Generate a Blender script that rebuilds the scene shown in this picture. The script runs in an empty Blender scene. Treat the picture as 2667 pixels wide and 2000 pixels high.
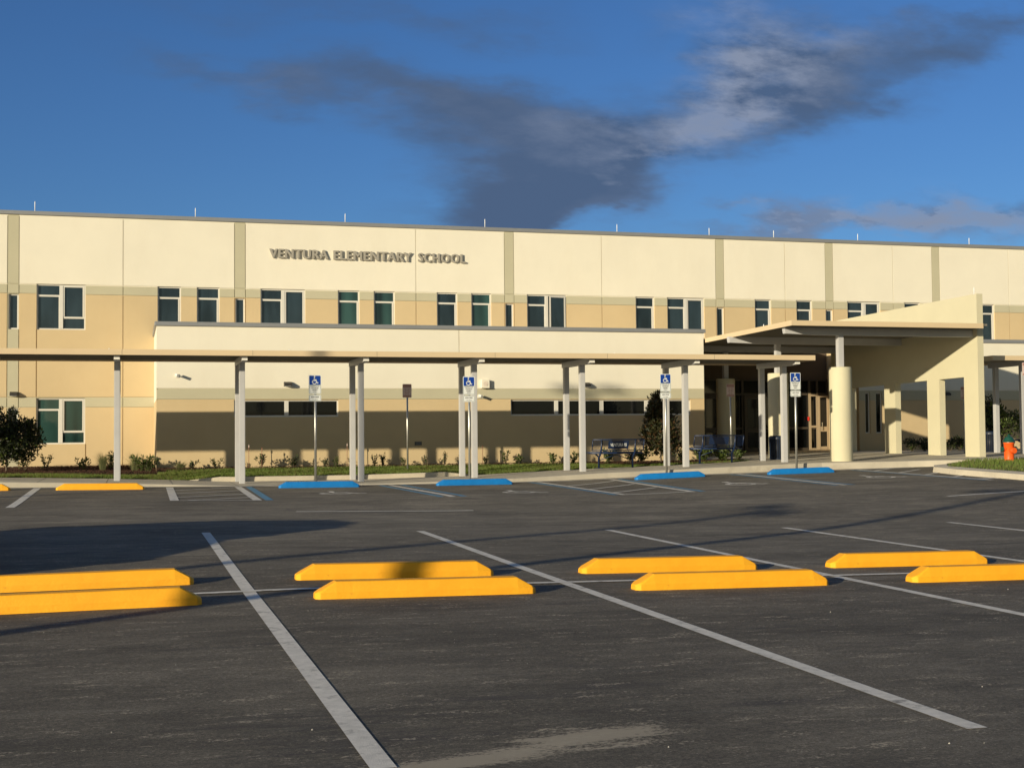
import bpy, bmesh, math, random
import numpy as np
from mathutils import Vector, Matrix
from math import sin, cos, tan, atan, radians, sqrt, pi
random.seed(7)
C = bpy.context.scene.collection
SC = bpy.context.scene
CAMZ = 1.36                      # camera height; all z below are relative to the camera until the last loop

# ---------------------------------------------------------------- camera
F_PX = 3450.0; W_PX = 2667; H_PX = 2000
YAW = atan(988/3450.0); PITCH = radians(2.12); ROLL = 0.0085
Fv = np.array([sin(YAW)*cos(PITCH), cos(YAW)*cos(PITCH), sin(PITCH)])
Rv = np.array([cos(YAW), -sin(YAW), 0.0]); Uv = np.cross(Rv, Fv)
R2 = cos(ROLL)*Rv - sin(ROLL)*Uv; U2 = cos(ROLL)*Uv + sin(ROLL)*Rv
cd = bpy.data.cameras.new('camera'); cam = bpy.data.objects.new('camera', cd); C.objects.link(cam)
cam.matrix_world = Matrix(((R2[0], U2[0], -Fv[0], 0), (R2[1], U2[1], -Fv[1], 0), (R2[2], U2[2], -Fv[2], 0), (0, 0, 0, 1)))
cd.sensor_width = 36; cd.lens = F_PX/W_PX*36; cd.clip_end = 6000; cd.clip_start = 0.1
SC.camera = cam
SC.render.resolution_x = 1024; SC.render.resolution_y = 767

def ray(x, y): return (x-W_PX/2)/F_PX*R2 - (y-H_PX/2)/F_PX*U2 + Fv
def onY(x, y, Y): d = ray(x, y); return d*Y/d[1]
def onZ(x, y, z): d = ray(x, y); return d*z/d[2]
def onX(x, y, X): d = ray(x, y); return d*X/d[0]

# ---------------------------------------------------------------- sky and sun
SUN = Vector((1.40, 1.0, -0.355)).normalized()          # direction the light travels
w = bpy.data.worlds.new('World'); SC.world = w; w.use_nodes = True
nt = w.node_tree; nt.nodes.clear()
def wn(t, **k):
    n = nt.nodes.new(t)
    for a, b in k.items(): setattr(n, a, b)
    return n
def wl(a, b): nt.links.new(a, b)
out = wn('ShaderNodeOutputWorld'); bg = wn('ShaderNodeBackground'); wl(bg.outputs[0], out.inputs[0])
bg.inputs[1].default_value = 0.080
sky = wn('ShaderNodeTexSky', sky_type='NISHITA'); sky.sun_disc = False
el = math.asin(-SUN.z); sky.sun_elevation = el
sky.sun_rotation = math.atan2(-SUN.x, -SUN.y)           # azimuth of the sun, clockwise from +Y
sky.air_density = 1.0; sky.dust_density = 0.4; sky.ozone_density = 3.0; sky.altitude = 0
tc = wn('ShaderNodeTexCoord'); sep = wn('ShaderNodeSeparateXYZ'); wl(tc.outputs['Generated'], sep.inputs[0])
def m_(op, a, b=None, c=None, clamp=False):
    n = wn('ShaderNodeMath', operation=op); n.use_clamp = clamp
    for i, v in enumerate((a, b, c)):
        if v is None: continue
        if isinstance(v, (int, float)): n.inputs[i].default_value = v
        else: wl(v, n.inputs[i])
    return n.outputs[0]
ysafe = m_('MAXIMUM', m_('ABSOLUTE', sep.outputs[1]), 0.05)
u = m_('DIVIDE', sep.outputs[0], ysafe); v = m_('DIVIDE', sep.outputs[2], ysafe)
cmb = wn('ShaderNodeCombineXYZ'); wl(u, cmb.inputs[0]); wl(v, cmb.inputs[1])
def noise_w(vec, scale, det, rough, dist=0.0):
    n = wn('ShaderNodeTexNoise'); n.inputs['Scale'].default_value = scale; n.inputs['Detail'].default_value = det
    n.inputs['Roughness'].default_value = rough; n.inputs['Distortion'].default_value = dist; wl(vec, n.inputs['Vector']); return n
stretch = wn('ShaderNodeMapping'); stretch.inputs['Scale'].default_value = (0.85, 2.3, 1.0); stretch.inputs['Rotation'].default_value = (0, 0, -0.25)
wl(cmb.outputs[0], stretch.inputs[0])
warpn = noise_w(stretch.outputs[0], 6.0, 5, 0.6)
wv = wn('ShaderNodeVectorMath', operation='SUBTRACT'); wl(warpn.outputs['Color'], wv.inputs[0]); wv.inputs[1].default_value = (0.5, 0.5, 0.5)
ws = wn('ShaderNodeVectorMath', operation='SCALE'); wl(wv.outputs[0], ws.inputs[0]); ws.inputs['Scale'].default_value = 0.13
wa = wn('ShaderNodeVectorMath', operation='ADD'); wl(cmb.outputs[0], wa.inputs[0]); wl(ws.outputs[0], wa.inputs[1])
def blob(px, py, rx, ry, rot, gain):
    p = onY(px, py, 1.0); s = 1/3450.0*1.05
    mp = wn('ShaderNodeMapping', vector_type='TEXTURE')
    mp.inputs['Location'].default_value = (p[0], p[2], 0); mp.inputs['Rotation'].default_value = (0, 0, rot)
    mp.inputs['Scale'].default_value = (rx*s, ry*s, 1); wl(wa.outputs[0], mp.inputs[0])
    g = wn('ShaderNodeTexGradient', gradient_type='SPHERICAL'); wl(mp.outputs[0], g.inputs[0])
    return m_('MULTIPLY', g.outputs['Fac'], gain)
CLOUDS = [(480, 170, 330, 60, 0.0, .55), (760, 185, 430, 85, -.03, .9), (1120, 240, 480, 130, -.15, 1.3), (1330, 360, 430, 200, -.2, 1.5), (1560, 440, 460, 130, .2, 1.5),
          (1700, 300, 420, 160, .25, 1.2), (1960, 250, 420, 190, .45, 1.3), (2180, 160, 420, 160, .30, 1.2), (2450, 110, 420, 110, .12, 1.2), (2620, 90, 260, 80, .1, .8), (1960, 50, 420, 110, .2, .8),
          (1330, 550, 430, 60, 0.0, 1.1), (1150, 15, 460, 80, 0.0, .85), (600, 0, 420, 70, 0, .5), (2400, 585, 800, 80, .06, 1.5), (2600, 520, 480, 75, .12, 1.1), (2000, 610, 600, 45, .03, .9),
          (1480, 480, 420, 110, .1, 1.2), (2050, 350, 380, 110, .5, 1.1), (2300, 230, 420, 110, .3, .8), (1600, 540, 330, 60, .2, .7), (1250, 470, 260, 120, -.4, .7)]
acc = None
for cdef in CLOUDS:
    o_ = blob(*cdef); acc = o_ if acc is None else m_('ADD', acc, o_)
fbm = noise_w(stretch.outputs[0], 9.0, 9, 0.60, 0.0)
fine = noise_w(stretch.outputs[0], 30.0, 7, 0.65, 0.0)
nsum = m_('ADD', m_('MULTIPLY', m_('SUBTRACT', fbm.outputs['Fac'], 0.5), 1.9), m_('MULTIPLY', m_('SUBTRACT', fine.outputs['Fac'], 0.5), 1.1))
dens = m_('ADD', m_('MULTIPLY', acc, 1.35), m_('MULTIPLY', nsum, m_('MINIMUM', m_('MULTIPLY', acc, 2.2), 1.0)))
mr = wn('ShaderNodeMapRange', interpolation_type='SMOOTHSTEP'); wl(dens, mr.inputs[0])
mr.inputs['From Min'].default_value = -0.25; mr.inputs['From Max'].default_value = 2.7; mr.inputs['To Max'].default_value = 0.97
LIT = [(1880, 90, 380, 240, 1.2, 1.8), (2080, 200, 300, 160, .5, .9), (1900, 330, 420, 140, .5, 1.1), (1600, 350, 380, 130, .1, .8), (1700, 440, 260, 50, .05, 1.3), (2350, 580, 900, 130, .05, 2.6), (2560, 510, 520, 110, .1, 2.0), (640, 170, 300, 90, 0, .35), (2200, 60, 420, 120, .2, .6), (1150, 300, 300, 160, 0, .2)]
lit = None
for cdef in LIT:
    o_ = blob(*cdef); lit = o_ if lit is None else m_('ADD', lit, o_)
ln = noise_w(stretch.outputs[0], 14.0, 9, 0.62, 0.0)
litf = m_('MULTIPLY', lit, m_('MULTIPLY', m_('SUBTRACT', ln.outputs['Fac'], 0.39), 3.1), clamp=True)
litf = m_('MAXIMUM', litf, m_('MULTIPLY', blob(2300, 590, 1000, 170, .04, 1.6), 0.45, clamp=True))
litf = m_('MINIMUM', litf, .85)
ccol = wn('ShaderNodeMix', data_type='RGBA'); wl(litf, ccol.inputs['Factor'])
ccol.inputs['A'].default_value = (.80, 1.30, 2.35, 1); ccol.inputs['B'].default_value = (2.9, 3.4, 4.6, 1)
tint = wn('ShaderNodeMix', data_type='RGBA', blend_type='MULTIPLY'); tint.inputs['Factor'].default_value = 1.0
wl(sky.outputs[0], tint.inputs['A'])
side = wn('ShaderNodeMapRange', interpolation_type='SMOOTHSTEP'); wl(sep.outputs[1], side.inputs[0]); side.inputs['From Min'].default_value = -.5; side.inputs['From Max'].default_value = .3
tcol = wn('ShaderNodeMix', data_type='RGBA'); wl(side.outputs[0], tcol.inputs['Factor']); tcol.inputs['A'].default_value = (1.0, .92, .80, 1); tcol.inputs['B'].default_value = (0.50, 0.76, 1.14, 1)
wl(tcol.outputs['Result'], tint.inputs['B'])
mx = wn('ShaderNodeMix', data_type='RGBA'); wl(mr.outputs[0], mx.inputs['Factor']); wl(tint.outputs['Result'], mx.inputs['A']); wl(ccol.outputs['Result'], mx.inputs['B'])
wl(mx.outputs['Result'], bg.inputs[0])
ld = bpy.data.lights.new('sun', 'SUN'); ld.energy = 4.6; ld.angle = radians(0.55); ld.color = (1.0, 0.872, 0.615)
lo = bpy.data.objects.new('sun', ld); C.objects.link(lo); lo.rotation_euler = SUN.to_track_quat('-Z', 'Y').to_euler(); lo.location = (0, 0, 40)
vs = SC.view_settings; vs.view_transform = 'Standard'; vs.look = 'None'; vs.exposure = 0.20; vs.gamma = 1; vs.use_curve_mapping = False

# ---------------------------------------------------------------- materials
def mat(name, col, rough=0.8, var=0.0, scale=3.0, bump=0.0, bscale=60.0, metal=0.0, spec=0.5, ior=None, col2=None, detail=6, stretch=(1, 1, 1), coat=0.0):
    m = bpy.data.materials.new(name); m.use_nodes = True; t = m.node_tree; b = t.nodes['Principled BSDF']
    b.inputs['Base Color'].default_value = (*col, 1); b.inputs['Roughness'].default_value = rough
    b.inputs['Metallic'].default_value = metal; b.inputs['Specular IOR Level'].default_value = spec
    if ior: b.inputs['IOR'].default_value = ior
    if coat: b.inputs['Coat Weight'].default_value = coat
    co = t.nodes.new('ShaderNodeTexCoord'); mp = t.nodes.new('ShaderNodeMapping'); mp.inputs['Scale'].default_value = stretch
    t.links.new(co.outputs['Object'], mp.inputs[0])
    if var > 0 or col2:
        n = t.nodes.new('ShaderNodeTexNoise'); n.inputs['Scale'].default_value = scale; n.inputs['Detail'].default_value = detail; n.inputs['Roughness'].default_value = .6
        t.links.new(mp.outputs[0], n.inputs['Vector'])
        r = t.nodes.new('ShaderNodeMapRange'); r.inputs['From Min'].default_value = .3; r.inputs['From Max'].default_value = .7
        t.links.new(n.outputs['Fac'], r.inputs[0])
        x = t.nodes.new('ShaderNodeMix'); x.data_type = 'RGBA'
        c2 = col2 if col2 else tuple(c*(1-var) for c in col)
        x.inputs['A'].default_value = (*c2, 1); x.inputs['B'].default_value = (*(tuple(min(1, c*(1+var*.6)) for c in col) if not col2 else col), 1)
        t.links.new(r.outputs[0], x.inputs['Factor']); t.links.new(x.outputs['Result'], b.inputs['Base Color'])
    if bump > 0:
        n2 = t.nodes.new('ShaderNodeTexNoise'); n2.inputs['Scale'].default_value = bscale; n2.inputs['Detail'].default_value = 4
        t.links.new(mp.outputs[0], n2.inputs['Vector'])
        bp = t.nodes.new('ShaderNodeBump'); bp.inputs['Strength'].default_value = bump; bp.inputs['Distance'].default_value = .01
        t.links.new(n2.outputs['Fac'], bp.inputs['Height']); t.links.new(bp.outputs[0], b.inputs['Normal'])
    return m
M = {}
M['cream'] = mat('cream_stucco', (.80, .755, .645), .9, .035, .7, .35, 90)
M['green'] = mat('sage_stucco', (.50, .47, .345), .9, .04, .9, .35, 90)
M['tan'] = mat('tan_stucco', (.605, .472, .285), .9, .045, .8, .35, 90)
M['portico'] = mat('pale_green_stucco', (.60, .56, .405), .9, .04, 1.0, .5, 70)
M['coping'] = mat('grey_coping_metal', (.29, .30, .32), .5, .05, 2, 0, metal=.3)
M['alu'] = mat('window_aluminium', (.66, .64, .60), .5, .03, 5)
M['glass'] = mat('tinted_glass', (.018, .030, .040), .04, .6, 1.4, ior=1.75, detail=2, stretch=(1.3, 1, .35))
M['glassg'] = mat('green_glass', (.022, .056, .052), .04, .75, 1.3, ior=1.75, detail=1, stretch=(1.6, 1, .12))
M['glassk'] = mat('dark_glass', (.004, .005, .006), .05, .2, 2, ior=1.45)
M['post'] = mat('painted_grey_post', (.50, .50, .52), .45, .05, 3, .05, 40)
M['fascia'] = mat('tan_fascia_metal', (.70, .55, .36), .45, .04, 1.5)
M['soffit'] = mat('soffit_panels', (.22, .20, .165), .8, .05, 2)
M['letter'] = mat('letter_metal', (.36, .335, .29), .6, .05, 8)
M['white'] = mat('white_paint', (.82, .80, .76), .5, .04, 8)
M['rod'] = mat('rod_white', (.85, .86, .88), .4)
M['concrete'] = mat('concrete_walk', (.52, .47, .385), .9, .14, 1.6, .3, 120)
M['kerb'] = mat('concrete_kerb', (.56, .50, .40), .9, .16, 2.2, .3, 120)
M['gutter'] = mat('concrete_gutter', (.50, .46, .395), .9, .14, 2.0, .3, 100)
M['mulch'] = mat('brown_mulch', (.11, .05, .028), .95, 0, 40, 1.0, 60, col2=(.035, .016, .01))
M['soil'] = mat('lawn_soil', (.12, .15, .035), .95, 0, 6, .6, 60, col2=(.15, .12, .05))
M['bark'] = mat('bark', (.13, .10, .07), .9, .3, 12, .6, 40, stretch=(1, 1, .25))
M['stake'] = mat('pink_brown_stake', (.32, .15, .10), .8, .15, 8)
M['tag'] = mat('plant_tag', (.7, .55, .5), .6)
M['yellow'] = mat('yellow_paint', (.97, .46, .015), .72, 0, 5.0, .22, 45, col2=(.92, .40, .01))
M['blue'] = mat('blue_paint', (.002, .20, .60), .6, 0, 6.0, .25, 45, col2=(.002, .165, .50))
M['line'] = mat('road_paint_white', (.82, .77, .69), .8, 0, 14, .3, 160, col2=(.62, .585, .52))
M['lineb'] = mat('road_paint_blue', (.10, .32, .52), .8, 0, 14, .3, 160, col2=(.08, .20, .30))
M['galv'] = mat('galvanised_pole', (.55, .55, .53), .38, .12, 10, metal=.75)
M['signw'] = mat('sign_white', (.78, .80, .80), .4)
M['signb'] = mat('sign_blue', (.004, .05, .33), .4)
M['signk'] = mat('sign_black', (.03, .03, .035), .5)
M['signr'] = mat('sign_red', (.46, .26, .22), .45)
M['signp'] = mat('sign_pink', (.70, .56, .52), .5)
M['bench'] = mat('bench_blue', (.008, .022, .07), .4, .1, 5)
M['can'] = mat('can_navy', (.014, .024, .05), .45, .1, 5)
M['orange'] = mat('hydrant_orange', (.84, .12, .016), .42, .05, 6)
M['hgreen'] = mat('hydrant_green', (.012, .075, .055), .4, .1, 8)
M['dark'] = mat('dark_metal', (.035, .032, .03), .5, .1, 5)
M['bronze'] = mat('bronze_frame', (.055, .043, .032), .5, .1, 5)
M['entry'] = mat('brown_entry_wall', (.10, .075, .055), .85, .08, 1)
M['door'] = mat('tan_door', (.36, .28, .19), .5, .05, 3)
M['red'] = mat('red_plastic', (.7, .03, .02), .4)
M['floor'] = mat('interior_floor', (.10, .09, .08), .7, .1, 2)
M['roofm'] = mat('flat_roof', (.45, .44, .42), .9, .1, 1)
M['carpaint'] = mat('car_paint', (.05, .055, .065), .25, .02, 3, coat=.7)
M['rubber'] = mat('rubber', (.02, .02, .02), .85)
M['chrome'] = mat('rim_metal', (.55, .56, .58), .25, metal=.9)
M['head'] = mat('headlamp', (.7, .72, .75), .15)
M['tail'] = mat('taillamp', (.35, .01, .01), .2)
M['pebble'] = mat('pebble', (.45, .42, .37), .8)
def leafmat(name, a, b, rough=.5, tr=.25):
    m = mat(name, a, rough, 0, 9, 0, col2=b, detail=2, spec=.4)
    t = m.node_tree; p = t.nodes['Principled BSDF']; o = t.nodes['Material Output']
    tl = t.nodes.new('ShaderNodeBsdfTranslucent'); mxs = t.nodes.new('ShaderNodeMixShader'); mxs.inputs[0].default_value = tr
    tl.inputs[0].default_value = (a[0]*1.4, a[1]*1.4, a[2]*.8, 1)
    t.links.new(p.outputs[0], mxs.inputs[1]); t.links.new(tl.outputs[0], mxs.inputs[2]); t.links.new(mxs.outputs[0], o.inputs[0]); return m
M['leafd'] = leafmat('leaf_dark', (.030, .038, .016), (.013, .018, .009), .45, .12)
M['leafm'] = leafmat('leaf_magnolia', (.060, .058, .022), (.028, .030, .014), .32, .12)
M['leafb'] = leafmat('leaf_brown', (.12, .065, .028), (.05, .03, .015), .5, .15)
M['leafg'] = leafmat('leaf_green', (.085, .12, .028), (.038, .06, .015), .5)
M['leaff'] = leafmat('leaf_fresh', (.12, .16, .035), (.06, .09, .02), .5)
M['blade'] = leafmat('grass_blade', (.17, .235, .045), (.10, .15, .03), .6, .3)
M['bladey'] = leafmat('grass_blade_dry', (.20, .16, .06), (.12, .11, .04), .7, .3)
M['straw'] = leafmat('ornamental_grass', (.22, .22, .11), (.12, .14, .06), .6, .3)

# asphalt: one procedural surface, worn and streaked, with the sand spill near the camera
def asphalt():
    m = bpy.data.materials.new('asphalt'); m.use_nodes = True; t = m.node_tree; b = t.nodes['Principled BSDF']; L = t.links.new
    b.inputs['Roughness'].default_value = .88; b.inputs['Specular IOR Level'].default_value = .3
    co = t.nodes.new('ShaderNodeTexCoord').outputs['Object']
    def N(scale, det, st=(1, 1, 1), rough=.6, loc=(0, 0, 0)):
        mp = t.nodes.new('ShaderNodeMapping'); mp.inputs['Scale'].default_value = st; mp.inputs['Location'].default_value = loc; L(co, mp.inputs[0])
        n = t.nodes.new('ShaderNodeTexNoise'); n.inputs['Scale'].default_value = scale; n.inputs['Detail'].default_value = det; n.inputs['Roughness'].default_value = rough
        L(mp.outputs[0], n.inputs['Vector']); return n.outputs['Fac']
    def mapr(i, a, b_, c, d):
        r = t.nodes.new('ShaderNodeMapRange'); L(i, r.inputs[0]); r.inputs[1].default_value = a; r.inputs[2].default_value = b_; r.inputs[3].default_value = c; r.inputs[4].default_value = d; return r.outputs[0]
    def mul(a, b_):
        n = t.nodes.new('ShaderNodeMath'); n.operation = 'MULTIPLY'; L(a, n.inputs[0])
        if isinstance(b_, float): n.inputs[1].default_value = b_
        else: L(b_, n.inputs[1])
        return n.outputs[0]
    big = mapr(N(.35, 7, (.6, 1.3, 1)), .3, .7, .74, 1.28)
    mid = mul(mapr(N(1.6, 9, (.4, 1.5, 1), .72), .38, .62, .84, 1.18), mapr(N(.8, 10, (.8, 1.1, 1), .65, (5, 5, 0)), .36, .64, .80, 1.22))
    fine_ = mul(mapr(N(60, 5, (.7, 1, 1), .8), .40, .60, .70, 1.34), mapr(N(9, 8, (.6, 1.4, 1), .8), .40, .60, .88, 1.14))
    grit = mul(mapr(N(160, 2), .40, .66, .82, 1.35), mapr(N(75, 1, (1, 1, 1), .5, (2, 7, 0)), .66, .74, 1.0, 1.9))
    sy = t.nodes.new('ShaderNodeSeparateXYZ'); L(co, sy.inputs[0])      # asphalt tone rises along Y, paler towards the school
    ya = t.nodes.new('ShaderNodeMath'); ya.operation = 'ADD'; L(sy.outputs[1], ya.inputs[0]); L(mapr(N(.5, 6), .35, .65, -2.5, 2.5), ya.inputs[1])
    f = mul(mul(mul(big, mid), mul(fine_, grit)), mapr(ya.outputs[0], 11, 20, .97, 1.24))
    base = t.nodes.new('ShaderNodeVectorMath'); base.operation = 'SCALE'; base.inputs[0].default_value = (.121, .1055, .0815); L(f, base.inputs['Scale'])
    # pale scuffs
    sc = mapr(N(2.6, 9, (.22, 2.4, 1), .75, (3, 1, 0)), .58, .72, 0, .5)
    mx1 = t.nodes.new('ShaderNodeMix'); mx1.data_type = 'RGBA'; L(sc, mx1.inputs['Factor']); L(base.outputs[0], mx1.inputs['A']); mx1.inputs['B'].default_value = (.19, .18, .15, 1)
    # black oil / seam patches
    dk = mapr(N(1.1, 8, (.35, 2.0, 1), .7, (9, 4, 0)), .57, .67, 0, .65)
    mx2 = t.nodes.new('ShaderNodeMix'); mx2.data_type = 'RGBA'; L(dk, mx2.inputs['Factor']); L(mx1.outputs['Result'], mx2.inputs['A']); mx2.inputs['B'].default_value = (.055, .05, .047, 1)
    # sand spill
    cur = mx2.outputs['Result']
    for (cx, cy, rx, ry, rot, g) in [(1.95, 5.60, .62, .26, .22, 3.0), (1.36, 5.36, .85, .17, .25, 3.0), (3.0, 5.66, .45, .08, .1, 1.5)]:
        mp = t.nodes.new('ShaderNodeMapping'); mp.vector_type = 'TEXTURE'; mp.inputs['Location'].default_value = (cx, cy, 0); mp.inputs['Rotation'].default_value = (0, 0, rot); mp.inputs['Scale'].default_value = (rx, ry, 50)
        L(co, mp.inputs[0]); gr = t.nodes.new('ShaderNodeTexGradient'); gr.gradient_type = 'SPHERICAL'; L(mp.outputs[0], gr.inputs[0])
        ed = t.nodes.new('ShaderNodeMath'); ed.operation = 'ADD'; L(mul(gr.outputs['Fac'], float(g)), ed.inputs[0]); sn = t.nodes.new('ShaderNodeMath'); sn.operation = 'ADD'; L(mapr(N(6, 10, (.4, 1.4, 1), .7), .36, .64, -1.3, .5), sn.inputs[0]); L(mapr(N(70, 4, (.6, 1, 1), .7), .38, .62, -.8, .5), sn.inputs[1]); L(sn.outputs[0], ed.inputs[1])
        fac = mapr(ed.outputs[0], .2, 1.0, 0, .85)
        mxx = t.nodes.new('ShaderNodeMix'); mxx.data_type = 'RGBA'; L(fac, mxx.inputs['Factor']); L(cur, mxx.inputs['A']); mxx.inputs['B'].default_value = (.42, .36, .27, 1); cur = mxx.outputs['Result']
    L(cur, b.inputs['Base Color'])
    bp = t.nodes.new('ShaderNodeBump'); bp.inputs['Strength'].default_value = .35; bp.inputs['Distance'].default_value = .006
    L(N(140, 4), bp.inputs['Height']); L(bp.outputs[0], b.inputs['Normal'])
    return m
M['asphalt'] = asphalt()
def worn(m, under, scale, lo, hi, amt, st=(1, 1, 1)):
    """mixes the colour underneath through flakes in the paint"""
    t = m.node_tree; b = t.nodes['Principled BSDF']; lk = b.inputs['Base Color'].links; src = lk[0].from_socket if lk else None
    co = t.nodes.new('ShaderNodeTexCoord'); mp = t.nodes.new('ShaderNodeMapping'); mp.inputs['Scale'].default_value = st; t.links.new(co.outputs['Object'], mp.inputs[0])
    n = t.nodes.new('ShaderNodeTexNoise'); n.inputs['Scale'].default_value = scale; n.inputs['Detail'].default_value = 10; n.inputs['Roughness'].default_value = .72; t.links.new(mp.outputs[0], n.inputs['Vector'])
    r_ = t.nodes.new('ShaderNodeMapRange'); t.links.new(n.outputs['Fac'], r_.inputs[0]); r_.inputs[1].default_value = lo; r_.inputs[2].default_value = hi; r_.inputs[3].default_value = 0; r_.inputs[4].default_value = amt
    x = t.nodes.new('ShaderNodeMix'); x.data_type = 'RGBA'; t.links.new(r_.outputs[0], x.inputs['Factor']); t.links.new(src, x.inputs['A']); x.inputs['B'].default_value = (*under, 1); t.links.new(x.outputs['Result'], b.inputs['Base Color'])
worn(M['line'], (.13, .12, .10), 6, .55, .68, .75); worn(M['lineb'], (.10, .10, .095), 6, .53, .66, .8)
worn(M['yellow'], (.36, .17, .03), 5, .62, .72, .55, (1, 2, 2)); worn(M['blue'], (.03, .10, .22), 5, .60, .72, .6, (1, 2, 2))
worn(M['concrete'], (.30, .26, .20), 1.3, .56, .74, .6); worn(M['kerb'], (.24, .20, .15), 2.2, .58, .72, .6, (1, 1, 1)); worn(M['gutter'], (.25, .22, .18), 1.6, .55, .72, .6)
worn(M['cream'], (.70, .64, .52), .9, .50, .80, .35, (1, 1, .25)); worn(M['tan'], (.56, .41, .23), .9, .50, .80, .40, (1, 1, .3))

# ---------------------------------------------------------------- helpers
ORG = {}
def tag(o, label=None, cat=None, group=None, kind=None):
    if label: o['label'] = label
    if cat: o['category'] = cat
    if group: o['group'] = group
    if kind: o['kind'] = kind
    return o
def thing(name, loc, label, cat, group=None, rz=0):
    o = bpy.data.objects.new(name, None); C.objects.link(o); o.location = loc; o.rotation_euler = (0, 0, rz); o.empty_display_size = .2
    return tag(o, label, cat, group)
class MB:
    """collects geometry; build() links it as one mesh object.  local=True keeps coordinates as they are under the parent."""
    def __init__(s): s.v = []; s.f = []; s.m = []; s.sm = []
    def add(s, vs, fs, mi=0, smooth=False):
        n = len(s.v); s.v += [tuple(map(float, p)) for p in vs]
        for f in fs: s.f.append(tuple(n+i for i in f)); s.m.append(mi); s.sm.append(smooth)
        return s
    def box(s, x0, x1, y0, y1, z0, z1, mi=0):
        return s.add([(x0, y0, z0), (x1, y0, z0), (x1, y1, z0), (x0, y1, z0), (x0, y0, z1), (x1, y0, z1), (x1, y1, z1), (x0, y1, z1)],
                     [(0, 3, 2, 1), (4, 5, 6, 7), (0, 1, 5, 4), (1, 2, 6, 5), (2, 3, 7, 6), (3, 0, 4, 7)], mi)
    def bar(s, a, b, w, h=None, mi=0):          # rectangular bar between two points
        a = Vector(a); b = Vector(b); h = h or w; d = (b-a).normalized()
        up = Vector((0, 0, 1)) if abs(d.z) < .95 else Vector((0, 1, 0))
        x = d.cross(up).normalized()*w/2; y = x.cross(d).normalized()*h/2
        vs = [p+q for p in (a, b) for q in (-x-y, x-y, x+y, -x+y)]
        return s.add(vs, [(0, 1, 2, 3), (7, 6, 5, 4), (0, 4, 5, 1), (1, 5, 6, 2), (2, 6, 7, 3), (3, 7, 4, 0)], mi)
    def tube(s, pts, rad, seg=10, mi=0, caps=True):
        pts = [Vector(p) for p in pts]; rad = rad if isinstance(rad, (list, tuple)) else [rad]*len(pts); vs = []
        for i, p in enumerate(pts):
            d = (pts[min(i+1, len(pts)-1)]-pts[max(i-1, 0)]).normalized()
            up = Vector((0, 0, 1)) if abs(d.z) < .95 else Vector((1, 0, 0))
            x = d.cross(up).normalized(); y = x.cross(d).normalized()
            vs += [p+(x*cos(2*pi*k/seg)+y*sin(2*pi*k/seg))*rad[i] for k in range(seg)]
        fs = [(i*seg+k, i*seg+(k+1) % seg, (i+1)*seg+(k+1) % seg, (i+1)*seg+k) for i in range(len(pts)-1) for k in range(seg)]
        s.add(vs, fs, mi, True)
        if caps: s.add(vs[:seg], [tuple(range(seg))], mi); s.add(vs[-seg:], [tuple(reversed(range(seg)))], mi)
        return s
    def lathe(s, prof, cx=0, cy=0, seg=24, mi=0):
        vs = [(cx+r*cos(2*pi*k/seg), cy+r*sin(2*pi*k/seg), z) for r, z in prof for k in range(seg)]
        fs = [(i*seg+k, i*seg+(k+1) % seg, (i+1)*seg+(k+1) % seg, (i+1)*seg+k) for i in range(len(prof)-1) for k in range(seg)]
        return s.add(vs, fs, mi, True)
    def prismX(s, poly, x0, x1, mi=0):          # poly of (y,z)
        n = len(poly); vs = [(x0, y, z) for y, z in poly]+[(x1, y, z) for y, z in poly]
        return s.add(vs, [tuple(range(n)), tuple(reversed(range(n, 2*n)))]+[(i, n+i, n+(i+1) % n, (i+1) % n) for i in range(n)], mi)
    def prismZ(s, poly, z0, z1, mi=0):          # poly of (x,y)
        n = len(poly); vs = [(x, y, z0) for x, y in poly]+[(x, y, z1) for x, y in poly]
        return s.add(vs, [tuple(reversed(range(n))), tuple(range(n, 2*n))]+[(i, (i+1) % n, n+(i+1) % n, n+i) for i in range(n)], mi)
    def build(s, name, mats, parent=None, local=False, bevel=0, recalc=True, seg=2):
        me = bpy.data.meshes.new(name); o = bpy.data.objects.new(name, me); C.objects.link(o)
        mats = mats if isinstance(mats, (list, tuple)) else [mats]
        for m in mats: me.materials.append(m)
        org = Vector((0, 0, 0))
        if parent is not None:
            root = parent
            while root.parent: root = root.parent
            if not local: org = root.location.copy()
            o.parent = parent
        vs = s.v if org.length == 0 else [(x-org.x, y-org.y, z-org.z) for x, y, z in s.v]
        me.from_pydata(vs, [], s.f)
        me.polygons.foreach_set('material_index', s.m); me.polygons.foreach_set('use_smooth', s.sm)
        if recalc:
            bm = bmesh.new(); bm.from_mesh(me); bmesh.ops.remove_doubles(bm, verts=bm.verts, dist=1e-5); bmesh.ops.recalc_face_normals(bm, faces=bm.faces); bm.to_mesh(me); bm.free()
        me.update()
        if bevel:
            b = o.modifiers.new('bevel', 'BEVEL'); b.width = bevel; b.segments = seg; b.limit_method = 'ANGLE'; b.angle_limit = radians(35)
        return o
def copy_tree(o, parent=None):
    c = o.copy(); C.objects.link(c); c.parent = parent
    for ch in list(o.children): copy_tree(ch, c)
    return c
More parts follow.
